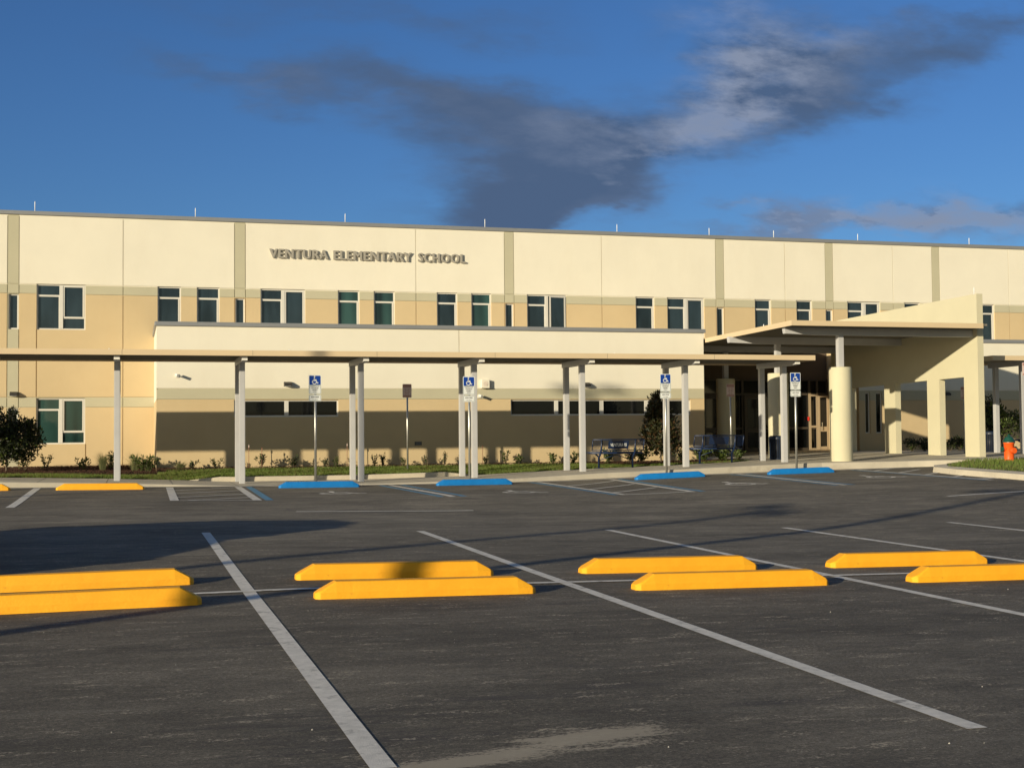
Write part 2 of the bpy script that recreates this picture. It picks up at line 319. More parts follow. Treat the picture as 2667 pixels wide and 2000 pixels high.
def text_mb(s, h, cx=None, x0=None, z0=0, y=0, depth=.01, bold=0.0, width=None, mi=0, mb=None, space=1.0):
    """text standing in the XZ plane facing -Y; h = cap height"""
    cu = bpy.data.curves.new('t', 'FONT'); cu.body = s; cu.size = 1; cu.extrude = .5; cu.offset = bold; cu.resolution_u = 3; cu.space_character = space
    o = bpy.data.objects.new('t', cu); C.objects.link(o); dg = bpy.context.evaluated_depsgraph_get(); dg.update()
    me = bpy.data.meshes.new_from_object(o.evaluated_get(dg)); C.objects.unlink(o); bpy.data.objects.remove(o)
    P = np.array([v.co[:] for v in me.vertices]); k = h/(P[:, 1].max()-P[:, 1].min()); kx = k
    wd = P[:, 0].max()-P[:, 0].min()
    if width: kx = width/wd
    xs = (P[:, 0]-P[:, 0].min())*kx; xs = xs+(x0 if x0 is not None else cx-wd*kx/2)
    mb = mb or MB()
    mb.add(list(zip(xs, y-(P[:, 2]+.5)*depth, (P[:, 1]-P[:, 1].min())*k+z0)), [tuple(p.vertices) for p in me.polygons], mi)
    bpy.data.meshes.remove(me); return mb

# ---------------------------------------------------------------- ground levels
ROWS = [(-10, [(-1, -1.40), (5, -1.42)]), (5.3, [(-1, -1.33), (1, -1.34), (3.75, -1.37), (8, -1.41)]), (11.2, [(-1, -1.32), (1.4, -1.305), (4, -1.345), (6.0, -1.375), (8.6, -1.41), (12, -1.42)]),
        (17.5, [(-1, -1.225), (.84, -1.24), (3.6, -1.30), (6.3, -1.36), (9, -1.405), (11.8, -1.40)]), (22, [(-2, -1.21), (.8, -1.225), (2.6, -1.27), (5.4, -1.325), (9, -1.33), (12, -1.30), (16, -1.26)]),
        (25.3, [(-2.2, -1.20), (.7, -1.19), (2.4, -1.22), (6, -1.21), (9.7, -1.25), (11.2, -1.22), (14.9, -1.18), (18, -1.12)]),
        (31, [(-2.8, -1.12), (.45, -1.16), (3, -1.19), (5.7, -1.21), (8.5, -1.21), (10.5, -1.20), (13.6, -1.11), (15.7, -1.09), (17.9, -1.05), (21, -1.0), (30, -.97)]), (34, [(-2.8, -1.16), (3, -1.24), (9, -1.25), (14, -1.16), (18, -1.09), (22, -1.05), (30, -1.0)])]
def ipl(t, x):
    return float(np.interp(x, [a for a, _ in t], [b for _, b in t]))
def zg(X, Y):
    ys = [r[0] for r in ROWS]
    if Y <= ys[0]: return ipl(ROWS[0][1], X)
    if Y >= ys[-1]: return ipl(ROWS[-1][1], X) - min(.6, (Y-ys[-1])*.02)
    i = max(k for k in range(len(ys)) if ys[k] <= Y); t = (Y-ys[i])/(ys[i+1]-ys[i]); t = t*t*(3-2*t)*.35+t*.65
    return ipl(ROWS[i][1], X)*(1-t)+ipl(ROWS[i+1][1], X)*t
ZW = [(-4, -.98), (-3, -1.0), (-.5, -1.07), (1.2, -1.14), (2.4, -1.195), (5.7, -1.20), (8.6, -1.155), (11.5, -1.045), (14.5, -.965), (17.5, -.88), (20, -.86), (23.4, -.80), (26, -.79), (60, -.79)]
def zw(X, Y=33.6):
    z = ipl(ZW, X)
    if X > 16: z += min(1, (X-16)/2)*max(0, min(Y, 40)-33.6)*.016
    return z
def zlawn(X, Y):
    z0 = zw(X)+(.115*max(0, min(1, (X-1.4)/.8, (9.0-X)/.8)))
    yb = 39.3 if X > .65 else 43.8
    t = max(0, min(1, (Y-35.3)/(yb-35.3-.4))); t = t*t*(3-2*t)
    return z0*(1-t)+(-.985)*t

def grid_surface(mb, xs, ys, zf, mi=0):
    n = len(xs); vs = [(x, y, zf(x, y)) for y in ys for x in xs]
    fs = [(j*n+i, j*n+i+1, (j+1)*n+i+1, (j+1)*n+i) for j in range(len(ys)-1) for i in range(n-1)]
    return mb.add(vs, fs, mi, True)
fr = lambda a, b, s: list(np.arange(a, b+1e-6, s))
xs = [-3000, -800, -200, -60, -25] + fr(-14, 46, .5) + [60, 120, 300, 900, 3000]
ys = [-3000, -800, -200, -60, -25] + fr(-14, 46, .5) + [60, 120, 300, 900, 3000]
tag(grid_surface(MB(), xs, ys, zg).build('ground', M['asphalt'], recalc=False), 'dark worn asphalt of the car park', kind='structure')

# painted markings, laid 4 mm above the asphalt
def strip(mb, a, b, w, lift=.004, mi=0, taper=0):
    a = Vector((*a, 0)); b = Vector((*b, 0)); d = (b-a); L_ = d.length; d.normalize(); n = Vector((-d.y, d.x, 0)); k = max(1, int(L_/.4)); vs = []
    for i in range(k+1):
        p = a+d*L_*i/k
        for s in (-1, 1):
            q = p+n*s*w/2+(d*taper*s if i in (0, k) else Vector((0, 0, 0))); vs.append((q.x, q.y, max(zg(q.x, q.y), zg(p.x, p.y)-.001)+lift))
    mb.add(vs, [(2*i, 2*i+1, 2*i+3, 2*i+2) for i in range(k)], mi); return mb
mk = MB()
for i, (xa, xb) in enumerate([(.97, .90), (3.72, 3.70), (6.40, 6.37), (9.16, 9.08), (11.86, 11.82), (14.6, 14.55), (17.3, 17.25), (-1.78, -1.80), (-4.5, -4.52)]):
    strip(mk, (xa, 5.3), (xb, 17.45), .108)
tag(mk.build('parking_stall_line', M['line'], recalc=False), 'white painted stall lines of the near parking rows', kind='structure')
mk = MB()
strip(mk, (-6, 11.33), (20, 11.28), .10, .008)
tag(mk.build('parking_row_line', M['line'], recalc=False), 'white painted line between the two rows of yellow wheel stops', kind='structure')
mk = MB()
strip(mk, (2.60, 22.1), (5.62, 22.1), .11)
strip(mk, (14.9, 22.0), (19.5, 23.2), .11); strip(mk, (18.3, 25.8), (21, 26.1), .18)
tag(mk.build('drive_aisle_line', M['line'], recalc=False), 'thin white dashes on the drive aisle', kind='structure')
mk = MB()
strip(mk, (-2.02, 24.2), (-2.02, 31.0), .15); strip(mk, (.74, 25.2), (.80, 31.0), .16); strip(mk, (2.25, 25.2), (2.32, 31.0), .16)
for a, b in [((.8, 29.3), (2.2, 30.6)), ((.8, 27.9), (2.2, 29.1)), ((.8, 26.4), (2.2, 27.6)), ((1.0, 25.25), (2.2, 26.3)), ((.8, 25.2), (2.25, 25.2))]: strip(mk, a, b, .09, .0065)
strip(mk, (5.95, 25.0), (5.86, 31.0), .13)
strip(mk, (9.46, 24.9), (9.52, 31.0), .12); strip(mk, (10.98, 25.0), (11.42, 31.0), .13)
for a, b in [((9.52, 28.7), (11.2, 30.2)), ((9.5, 27.2), (11.1, 28.6)), ((9.5, 25.7), (11.0, 27.0)), ((9.46, 24.95), (11.0, 25.05))]: strip(mk, a, b, .09, .0065)
strip(mk, (14.75, 25.5), (14.85, 31.0), .14)
strip(mk, (18.2, 25.2), (18.3, 31.0), .13)
for k in range(5): strip(mk, (18.3, 25.6+k*1.15), (19.6, 26.7+k*1.15), .09, .0065)
tag(mk.build('accessible_stall_line', M['line'], recalc=False), 'white painted lines and hatching of the accessible stalls', kind='structure')
mk = MB()
strip(mk, (2.47, 25.2), (2.56, 31.0), .15); strip(mk, (5.72, 25.0), (5.62, 31.0), .13); strip(mk, (6.18, 25.0), (6.14, 31.0), .13)
strip(mk, (9.26, 24.9), (9.32, 31.0), .13); strip(mk, (11.2, 25.0), (11.63, 31.0), .13); strip(mk, (14.95, 25.5), (15.07, 31.0), .10); strip(mk, (14.55, 25.5), (14.63, 31.0), .10); strip(mk, (18.02, 25.2), (18.1, 31.0), .10)
tag(mk.build('blue_stall_line', M['lineb'], recalc=False), 'blue painted borders of the accessible stalls', kind='structure')

# the wheelchair symbol as thick strokes, on a unit square (x right, y up)
SYM = [[(.50, .93), (.47, .68), (.50, .50)], [(.50, .56), (.70, .56)], [(.48, .44), (.72, .44), (.84, .14), (.94, .18)], [(.47, .72), (.49, .52)],
       [(.40, .50), (.29, .42), (.24, .30), (.28, .16), (.38, .06), (.52, .04), (.64, .10), (.71, .22)]]
def symbol(mb, fn, s, th):
    """fn maps (u,v) in metres from the centre to a 3D point"""
    for pl in SYM:
        for k in range(len(pl)-1):
            a = Vector(((pl[k][0]-.55)*s, (pl[k][1]-.5)*s)); b = Vector(((pl[k+1][0]-.55)*s, (pl[k+1][1]-.5)*s)); d = (b-a).normalized(); n = Vector((-d.y, d.x))*th/2; e = d*th*.35
            mb.add([fn(*(a-e-n)), fn(*(b+e-n)), fn(*(b+e+n)), fn(*(a-e+n))], [(0, 1, 2, 3)])
    c = Vector(((.50-.55)*s, (.97-.5)*s)); q = [fn(c.x+cos(2*pi*k/12)*th*.85, c.y+sin(2*pi*k/12)*th*.85) for k in range(12)]
    mb.add(q, [tuple(range(12))]); return mb
mk = MB()
for cx, cy in [(4.1, 27.5), (7.75, 26.6), (13.1, 27.3), (17.0, 27.9)]:
    symbol(mk, lambda a, b, cx=cx, cy=cy: (cx+a, cy+b, zg(cx+a, cy+b)+.0045), 1.25, .10)
tag(mk.build('painted_wheelchair_symbol', M['line'], recalc=False), 'white wheelchair symbols painted in the accessible stalls', kind='structure')

# ---------------------------------------------------------------- gutter, walk, kerbs, lawn
XS = fr(-14, 20.2, .45)
mk = MB(); vs = []
for y in (31.0, 31.25, 31.5):
    for x in XS: vs.append((x, y, zg(x, 31.0)+.006-(.012 if y == 31.25 else 0)))
n = len(XS)
mk.add(vs, [(j*n+i, j*n+i+1, (j+1)*n+i+1, (j+1)*n+i) for j in range(2) for i in range(n-1)], 0, True)
tag(mk.build('gutter', M['gutter'], recalc=False), 'pale concrete gutter along the far stalls', kind='structure')
def kerb_y(x): return ipl([(-14, 31.9), (2, 31.9), (9, 31.9), (14, 32.2), (18, 32.35), (20.5, 31.9), (22, 31.3), (46, 31.3)], x)
mk = MB(); XW = fr(-14, 46, .4); n = len(XW); vs = []
for x in XW:
    yk = kerb_y(x); yb = 35.25 if x < 17.3 else 45.5
    z = zw(x)
    vs += [(x, yk-.02, zg(x, yk)-.1), (x, yk, z-.015), (x, yk+.02, z), (x, yk+.16, z), (x, (yk+.16+min(yb, 36))/2, zw(x, (yk+36)/2)), (x, min(yb, 36.0), zw(x, min(yb, 36.0))), (x, yb, zw(x, yb))]
mk.add(vs, [(7*i+k, 7*(i+1)+k, 7*(i+1)+k+1, 7*i+k+1) for i in range(n-1) for k in range(6)], 0, False)
tag(mk.build('sidewalk', M['concrete'], recalc=False), 'pale concrete walk under the covered walkway', kind='structure')
mk = MB()       # tooled joints of the walk
for x in fr(-3.6, 30, 1.5):
    mk.box(x, x+.012, kerb_y(x)+.02, 35.2, zw(x)-.02, zw(x)+.0015)
tag(mk.build('sidewalk_joint', M['dark'], recalc=False), 'thin tooled joints across the walk', kind='structure')
mk = MB()       # back kerb along the lawn
xk = fr(1.4, 9.0, .4); vs = []
for x in xk:
    h = .115*max(0, min(1, (x-1.4)/.8, (9.0-x)/.8)); z = zw(x)
    vs += [(x, 35.14, z-.02), (x, 35.15, z+h-.01), (x, 35.165, z+h+.004), (x, 35.32, z+h+.004), (x, 35.33, z-.05)]
mk.add(vs, [(5*i+k, 5*(i+1)+k, 5*(i+1)+k+1, 5*i+k+1) for i in range(len(xk)-1) for k in range(4)])
tag(mk.build('kerb', M['kerb'], recalc=False), 'low concrete kerb holding the lawn', kind='structure')
mk = MB()
grid_surface(mk, fr(-14, .6, .5)+[.64], fr(35.24, 43.8, .45)+[43.85], lambda x, y: zlawn(x, y)-.005)
grid_surface(mk, [.64]+fr(1, 17.3, .5)+[17.45], fr(35.24, 39.3, .4)+[39.35], lambda x, y: zlawn(x, y)-.005)
grid_surface(mk, fr(24, 46, 1), [37.2, 38.5, 40, 41.3], lambda x, y: -.755)
tag(mk.build('lawn', M['soil'], recalc=False), 'green lawn ground beside the walk', kind='structure')

ISL = [(18.75, 20.5), (18.8, 24.7), (18.9, 27.6), (19.15, 28.9), (19.7, 29.7), (20.6, 30.1), (24, 30.35), (40, 30.5), (40, 20.5)]
def inset(poly, d):
    n = len(poly); cx = sum(p[0] for p in poly)/n; cy = sum(p[1] for p in poly)/n; out_ = []
    for i in range(n):
        a, b, c = Vector(poly[i-1]), Vector(poly[i]), Vector(poly[(i+1) % n]); e1 = (b-a).normalized(); e2 = (c-b).normalized()
        n1 = Vector((e1.y, -e1.x)); n2 = Vector((e2.y, -e2.x)); m = (n1+n2).normalized(); out_.append(tuple(b+m*d/max(.5, m.dot(n1))))
    return out_
mk = MB(); o0 = ISL; o1 = inset(ISL, .03); o2 = inset(ISL, .34); n = len(ISL)
vs = [(x, y, zg(x, y)-.05) for x, y in o0]+[(x, y, zg(a, b)+.13) for (x, y), (a, b) in zip(o1, o0)]+[(x, y, zg(a, b)+.165) for (x, y), (a, b) in zip(o2, o0)]
mk.add(vs, [(r*n+i, r*n+(i+1) % n, (r+1)*n+(i+1) % n, (r+1)*n+i) for r in range(2) for i in range(n)])
tag(mk.build('island_kerb', M['kerb'], recalc=False), 'pale concrete kerb round the grass island', kind='structure')
def zisl(x, y): return zg(x, y)+.17+.05*min(1, max(0, x-19.2)/2)
mk = MB(); vs = [(x, y, zisl(x, y)-.01) for x, y in o2]; mk.add(vs+[(28, 26, -.85)], [(i, (i+1) % n, n) for i in range(n)])
tag(mk.build('island_lawn', M['soil'], recalc=False), 'grass ground of the parking island', kind='structure')

rng = np.random.default_rng(3)
def blades(name, label, pts, hmin, hmax, mats, w=.012):
    V = []; Fc = []; mi = []
    k = len(pts); a = rng.uniform(0, 2*pi, k); h = rng.uniform(hmin, hmax, k); l = rng.uniform(-.5, .5, (k, 2)); pick = rng.uniform(0, 1, k)
    P = np.array(pts); dx = np.cos(a)*w/2; dy = np.sin(a)*w/2
    A = np.stack([P[:, 0]-dx, P[:, 1]-dy, P[:, 2]-.01], 1); B = np.stack([P[:, 0]+dx, P[:, 1]+dy, P[:, 2]-.01], 1); T = np.stack([P[:, 0]+l[:, 0]*h, P[:, 1]+l[:, 1]*h, P[:, 2]+h], 1)
    V = np.stack([A, B, T], 1).reshape(-1, 3)
    me = bpy.data.meshes.new(name); me.from_pydata(V.tolist(), [], [(3*i, 3*i+1, 3*i+2) for i in range(k)])
    for m in mats: me.materials.append(m)
    nz = np.sin(P[:, 0]*1.7+np.sin(P[:, 1]*2.3))*.5+np.sin(P[:, 0]*5.1+P[:, 1]*3.7)*.3
    me.polygons.foreach_set('material_index', [1 if (pk+z_*.22) > .80 else 0 for pk, z_ in zip(pick, nz)])
    o = bpy.data.objects.new(name, me); C.objects.link(o); return tag(o, label, kind='stuff')
def in_mulch(x, y):
    if x < .9: return y > 37.35+.25*sin(x*2.3)
    if x < 3.2: return y > 38.5+.12*sin(x*3)
    if x > 13.4: return y > 35.62+.15*sin(x*3.1)+max(0, 14.3-x)*2.2
    return y > 38.8+.08*sin(x*4)
pts = []
while len(pts) < 90000:
    x = rng.uniform(-5, 17.3); y = 35.3+abs(rng.uniform(0, 1))**1.15*7.1
    if (x > .7 and y > 39.2) or y > 43 or in_mulch(x, y): continue
    pts.append((x, y, zlawn(x, y)))
blades('grass', 'short green grass in front of the school wall', pts, .03, .085, [M['blade'], M['bladey']], .016)
pts = []
while len(pts) < 30000:
    x = rng.uniform(19.1, 29); y = rng.uniform(23, 30.1)
    if x < 19.25+max(0, y-28.4)*1.0: continue
    pts.append((x, y, zisl(x, y)-.005))
blades('island_grass', 'short dry grass on the parking island', pts, .03, .09, [M['blade'], M['bladey']], .016)
# mulch beds as lumpy sheets of chips
mk = MB(); pts = []
while len(pts) < 26000:
    x = rng.uniform(-5, 17.4); y = rng.uniform(35.3, 43.7)
    if (x > .7 and y > 39.25) or not in_mulch(x, y): continue
    pts.append((x, y))
vs = []; fs = []
for i, (x, y) in enumerate(pts):
    z = zlawn(x, y)+rng.uniform(.0, .05)+.03; a = rng.uniform(0, pi); l = rng.uniform(.015, .04); t = rng.uniform(-.02, .02)
    vs += [(x-cos(a)*l, y-sin(a)*l, z-t), (x+sin(a)*.01, y-cos(a)*.01, z), (x+cos(a)*l, y+sin(a)*l, z+t), (x-sin(a)*.01, y+cos(a)*.01, z+.012)]; fs.append((4*i, 4*i+1, 4*i+2, 4*i+3))
mk.add(vs, fs)
def mulch_sheet(mb, x0, x1, yb):
    for x in fr(x0, x1-.3, .3):
        ylist = [y for y in fr(35.4, yb-.15, .15)]
        for y in ylist:
            if in_mulch(x+.15, y+.07):
                h = lambda a, b: zlawn(a, b)+.02+.02*sin(a*9+b*3)+.015*sin(b*11-a*5)
                mb.add([(x, y, h(x, y)), (x+.3, y, h(x+.3, y)), (x+.3, y+.15, h(x+.3, y+.15)), (x, y+.15, h(x, y+.15))], [(0, 1, 2, 3)], 0, True)
mulch_sheet(mk, -5.1, .6, 43.8); mulch_sheet(mk, .75, 17.4, 39.3)
tag(mk.build('mulch', M['mulch'], recalc=False), 'dark brown bark mulch along the school wall', kind='stuff')
mk = MB(); vs = []
for i in range(55):
    x = rng.uniform(-1, 9); y = 4.3+rng.uniform(0, 1)**1.3*14; r = rng.uniform(.0025, .007)*.85; z = zg(x, y)
    mk.add([(x-r, y, z), (x, y-r, z), (x+r*1.3, y, z), (x, y+r, z), (x, y, z+r*1.2)], [(0, 1, 4), (1, 2, 4), (2, 3, 4), (3, 0, 4)])
tag(mk.build('gravel', M['pebble'], recalc=False), 'tiny pale pebbles scattered on the asphalt', kind='stuff')

# ---------------------------------------------------------------- school building
YM, YW, YR, YE = 43.8, 39.3, 41.2, 43.4
KM = YM/42.5           # measurements of the main wall were taken at 42.5 m          # main wall, left wing, right wing, entrance storefront
school = thing('school_building', (0, YW, -.9), 'two storey cream and tan school building with a grey roof edge', 'school')
CR, GR, TN = 0, 1, 2
WM = [M['cream'], M['green'], M['tan']]
def facade(Y, x0, x1, z0, z1, rects, color, extra_z=(), extra_x=()):
    """rects = (xa,xb,za,zb,depth,kind); kind 'hole' leaves the back open"""
    xs_ = sorted(set([x0, x1, *extra_x]+[min(max(r[i], x0), x1) for r in rects for i in (0, 1)])); zs_ = sorted(set([z0, z1, *extra_z]+[min(max(r[i], z0), z1) for r in rects for i in (2, 3)]))
    nx, nz = len(xs_)-1, len(zs_)-1; D = np.zeros((nx, nz)); Hh = np.zeros((nx, nz), bool)
    for i in range(nx):
        xm = (xs_[i]+xs_[i+1])/2
        for j in range(nz):
            zm = (zs_[j]+zs_[j+1])/2
            for r in rects:
                if r[0] < xm < r[1] and r[2] < zm < r[3]:
                    if r[5] == 'hole': D[i, j] = r[4]; Hh[i, j] = True
                    elif not Hh[i, j]: D[i, j] = max(D[i, j], r[4])
    mb = MB()
    for i in range(nx):
        for j in range(nz):
            a, b, c, d = xs_[i], xs_[i+1], zs_[j], zs_[j+1]; dep = Y+D[i, j]; mi = color((a+b)/2, (c+d)/2)
            if not Hh[i, j]: mb.add([(a, dep, c), (b, dep, c), (b, dep, d), (a, dep, d)], [(0, 1, 2, 3)], mi)
            for (ii, jj, e) in ((i+1, j, 'x'), (i, j+1, 'z')):
                if ii < nx and jj < nz and D[ii, jj] != D[i, j]:
                    y0, y1 = Y+D[i, j], Y+D[ii, jj]; m2 = color((xs_[ii]+xs_[ii+1])/2, (zs_[jj]+zs_[jj+1])/2) if D[ii, jj] < D[i, j] else mi
                    if e == 'x': mb.add([(b, y0, c), (b, y1, c), (b, y1, d), (b, y0, d)], [(0, 1, 2, 3)], m2)
                    else: mb.add([(a, y0, d), (b, y0, d), (b, y1, d), (a, y1, d)], [(0, 1, 2, 3)], m2)
    return mb
# window list on the main wall: (x0,x1,z0,z1,type)
WIN = [(-3.62, -3.33, 3.26, 4.33, 'narrow'), (-2.82, -1.40, 3.26, 4.65, 'pair'), (.73, 1.44, 3.26, 4.65, 'single'), (1.92, 2.62, 3.26, 4.65, 'single'), (3.10, 3.40, 3.26, 4.33, 'narrow'),
       (3.89, 5.31, 3.26, 4.65, 'pairb'), (6.35, 7.06, 3.26, 4.65, 'single'), (7.52, 8.22, 3.26, 4.65, 'single'), (9.62, 10.32, 3.26, 4.65, 'single'), (10.79, 11.48, 3.26, 4.65, 'single'),
       (11.96, 12.25, 3.26, 4.33, 'narrow'), (12.72, 14.12, 3.26, 4.65, 'open'), (16.62, 17.32, 3.26, 4.65, 'single'), (17.79, 19.19, 3.26, 4.65, 'pairb'), (19.65, 19.93, 3.26, 4.33, 'narrow'),
       (21.12, 21.76, 3.26, 4.65, 'single'), (22.75, 23.38, 3.26, 4.65, 'single'), (23.93, 24.2, 3.26, 4.33, 'narrow'), (24.79, 26.14, 3.26, 4.65, 'pairb'), (27.13, 27.8, 3.26, 4.65, 'single'),
       (30.26, 30.96, 3.26, 4.65, 'single'), (32.6, 33.3, 3.26, 4.65, 'single'), (-7.2, -5.8, 3.26, 4.65, 'pair'),
       (-2.82, -1.40, -.22, 1.18, 'pair'), (-3.62, -3.33, -.13, .87, 'narrow'), (-7.2, -5.8, -.22, 1.18, 'pair')]
WIN = [(a*KM, b*KM, c*KM, d*KM, e) for a, b, c, d, e in WIN]
PIL = [(-3.65, -3.32), (3.08, 3.42), (11.94, 12.27), (19.63, 19.95), (23.92, 24.23), (28.31, 28.63)]
PIL = [(a*KM, b*KM) for a, b in PIL]
def mcol(x, z):
    z /= KM
    if z > 4.62: return GR if any(a < x < b for a, b in PIL) else CR
    if 4.345 < z: return GR
    if x < -3.32*KM and any(a < x < b for a, b in PIL): return GR
    if .895 < z < 1.205: return GR
    return TN
g = .022; J = []
for x in (-.30, 8.92, 15.39, 22.31, 26.67, 31.6, -11): J.append((x*KM-.012, x*KM+.012, -1.2, 6.9, g, 'g'))
for a, b in PIL:
    for x in (a, b): J.append((x-.012, x+.012, -1.2, 6.9, g, 'g'))
J += [(-2.83*KM, -2.80*KM, 1.18*KM, 3.26*KM, g, 'g'), (-1.40*KM, -1.37*KM, -1.2, -.22*KM, g, 'g')]
for z in (4.635*KM, 4.345*KM): J.append((-14, 46, z-.012, z+.012, g, 'g'))
for z in (1.205*KM, .895*KM): J.append((-14, .65, z-.012, z+.012, g, 'g'))
holes = [(a, b, c, d, .13, 'hole') for a, b, c, d, _ in WIN]
ZT = 6.74*KM
mb = facade(YM, -14, 46, -1.2, ZT, J+holes+[(17.75, 24.42, -1.2, 2.95, .13, 'hole')], mcol, extra_z=(4.345*KM, 4.62*KM, 1.205*KM, .895*KM), extra_x=[v for p in PIL for v in p])
mb.box(-14, 46, YM+.25, 60, ZT-.25, ZT-.1, 0); mb.box(-14.2, -14, YM, 60, -1.2, ZT, 0); mb.box(46, 46.2, YM, 60, -1.2, ZT, 0)
mb.build('main_wall', WM, school, recalc=False)
mb = MB(); mb.box(-14.25, 46.25, YM-.05, YM+.32, ZT+.004, ZT+.125)
mb.build('coping', M['coping'], school, bevel=.006)
def frame_bar(mb, x0, x1, z0, z1, y, d=.05): mb.box(x0, x1, y-d/2, y+d/2, z0, z1)
def window(x0, x1, z0, z1, kind, Y, glassm):
    f = MB(); y = Y+.085; t = .045; gl = MB()
    fb = lambda a, b, c, d: frame_bar(f, a, b, c, d, y)
    fb(x0, x0+t, z0, z1); fb(x1-t, x1, z0, z1); fb(x0+t, x1-t, z1-t, z1); fb(x0+t, x1-t, z0, z0+t)
    gl.box(x0+t*.6, x1-t*.6, y+.008, y+.016, z0+t*.6, z1-t*.6)
    if kind in ('single', 'pair', 'pairb', 'open'):
        xe = x1 if kind == 'single' else (x0+x1)/2-.03
        zt = z0+(z1-z0)*.745
        fb(x0+t, xe-t if kind == 'single' else xe, zt-.03, zt+.03)
        f.box(xe-t-.045 if kind == 'single' else xe-.045, xe-t if kind == 'single' else xe, y-.032, y+.02, z0+t, zt-.03)      # sash stile
    if kind in ('pair', 'pairb', 'open'):
        xm = (x0+x1)/2; f.box(xm-.055, xm+.055, y-.045, y+.025, z0+t, z1-t)
        if kind == 'pair':
            zs = z0+(z1-z0)*.27; fb(xm+.055, x1-t, zs-.03, zs+.03)
            for a, b in ((xm+.055, xm+.10), (x1-t-.045, x1-t)): f.box(a, b, y-.032, y+.02, zs+.03, z1-t)
            f.box(xm+.10, x1-t-.045, y-.032, y+.02, z1-t-.045, z1-t)
        elif kind == 'pairb':
            for a, b in ((xm+.055, xm+.10), (x1-t-.045, x1-t)): f.box(a, b, y-.032, y+.02, z0+.05, z1-t)
            f.box(xm+.10, x1-t-.045, y-.032, y+.02, z1-t-.045, z1-t); f.box(xm+.10, x1-t-.045, y-.032, y+.02, z0+.05, z0+.09)
        else:       # right sash swung open towards the outside
            hx = x1-t; wd = (hx-xm-.06); an = radians(9)
            def P(a, d, z): return (hx-a*cos(an)+d*sin(an)*0, y-.05-a*sin(an)-d, z)
            for a0, a1, c0, c1 in ((0, .05, z0+t, z1-t), (wd-.05, wd, z0+t, z1-t), (.05, wd-.05, z0+t, z0+t+.05), (.05, wd-.05, z1-t-.05, z1-t)):
                f.add([P(a0, 0, c0), P(a1, 0, c0), P(a1, .03, c0), P(a0, .03, c0), P(a0, 0, c1), P(a1, 0, c1), P(a1, .03, c1), P(a0, .03, c1)], [(0, 3, 2, 1), (4, 5, 6, 7), (0, 1, 5, 4), (1, 2, 6, 5), (2, 3, 7, 6), (3, 0, 4, 7)])
            gl.add([P(.05, .012, z0+.1), P(wd-.05, .012, z0+.1), P(wd-.05, .012, z1-.1), P(.05, .012, z1-.1)], [(0, 1, 2, 3)])
    o = f.build('window', M['alu'], school); gl.build('pane', glassm, o)
    return o
for k, (a, b, c, d, t) in enumerate(WIN):
    gm = M['glassg'] if (c < 2 and t != 'narrow') or k in (6, 7, 9) else M['glass']
    wo = window(a, b, c, d, t, YM, gm)
    if t == 'open': wo['label'] = 'double window with its right sash swung open'

# left wing: one storey with grey coping and long ribbon windows
XL, XR = .65, 17.69
RIB = [(2.83, 5.88, .53, 1.03, (4.35,)), (11.21, 17.22, .53, 1.03, (12.70, 14.20, 15.71))]
def wcol(x, z): return CR if z > 1.36 else (GR if z > 1.045 else TN)
JW = [(XL, XR, 1.348, 1.372, g, 'g'), (XL, XR, 1.033, 1.057, g, 'g'), (9.57, 9.60, 1.372, 3.16, g, 'g'), (3.5, 3.52, -1.2, 1.04, g*0, 'g')]
mb = facade(YW, XL, XR, -1.2, 3.165, JW+[(a, b, c, d, .13, 'hole') for a, b, c, d, _ in RIB], wcol, extra_z=(1.36, 1.045))
mb.add([(XL, YW, 1.045), (XL, YM, 1.045), (XL, YM, 3.165), (XL, YW, 3.165)], [(0, 3, 2, 1)], 0)
mb.add([(XL, YW, -1.2), (XL, YM, -1.2), (XL, YM, 1.045), (XL, YW, 1.045)], [(0, 3, 2, 1)], 2)
mb.add([(XR, YW, -1.2), (XR, YE, -1.2), (XR, YE, 3.165), (XR, YW, 3.165)], [(0, 1, 2, 3)], 2)
mb.box(XL+.02, XR-.02, YW+.22, YM-.02, 2.7, 2.86, 0)
mb.build('wing_wall', WM, school, recalc=False)
MB().box(XL-.05, XR+.06, YW-.05, YW+.25, 3.17, 3.29).box(XL-.05, XL+.25, YW+.25, YM-.01, 3.17, 3.29).build('coping', M['coping'], school, bevel=.006)
for a, b, c, d, mu in RIB:
    f = MB(); y = YW+.08
    for q in ((a, a+.04, c, d), (b-.04, b, c, d), (a+.04, b-.04, d-.04, d), (a+.04, b-.04, c, c+.05)): frame_bar(f, *q, y)
    for m in mu: frame_bar(f, m-.06, m+.06, c+.05, d-.04, y, .07)
    o = f.build('window', M['alu'], school); MB().box(a+.02, b-.02, y+.008, y+.016, c+.03, d-.02).build('pane', M['glassk'], o)
# right wing
XB = 24.42
JR = [(XB, 46, 1.373, 1.397, g, 'g'), (XB, 46, 1.028, 1.052, g, 'g')]
RW = [(24.66, 24.86, -.12, 1.32), (25.08, 25.34, -.12, 1.32), (31.2, 31.5, -.1, 1.25), (33.4, 33.7, -.1, 1.25)]
mb = facade(YR, XB, 46, -1.2, 3.1, JR+[(a, b, c, d, .13, 'hole') for a, b, c, d in RW], wcol, extra_z=(1.385, 1.04))
mb.add([(XB, YR, -1.2), (XB, YE, -1.2), (XB, YE, 3.1), (XB, YR, 3.1)], [(0, 3, 2, 1)], 2); mb.box(XB+.2, 46, YR+.26, YM-.02, 2.7, 2.8, 0)
mb.build('wing_wall', WM, school, recalc=False)
MB().box(XB-.02, 46.05, YR-.05, YR+.25, 3.105, 3.23).build('coping', M['coping'], school, bevel=.006)
for a, b, c, d in RW: window(a, b, c, d, 'narrow', YR, M['glassk'])
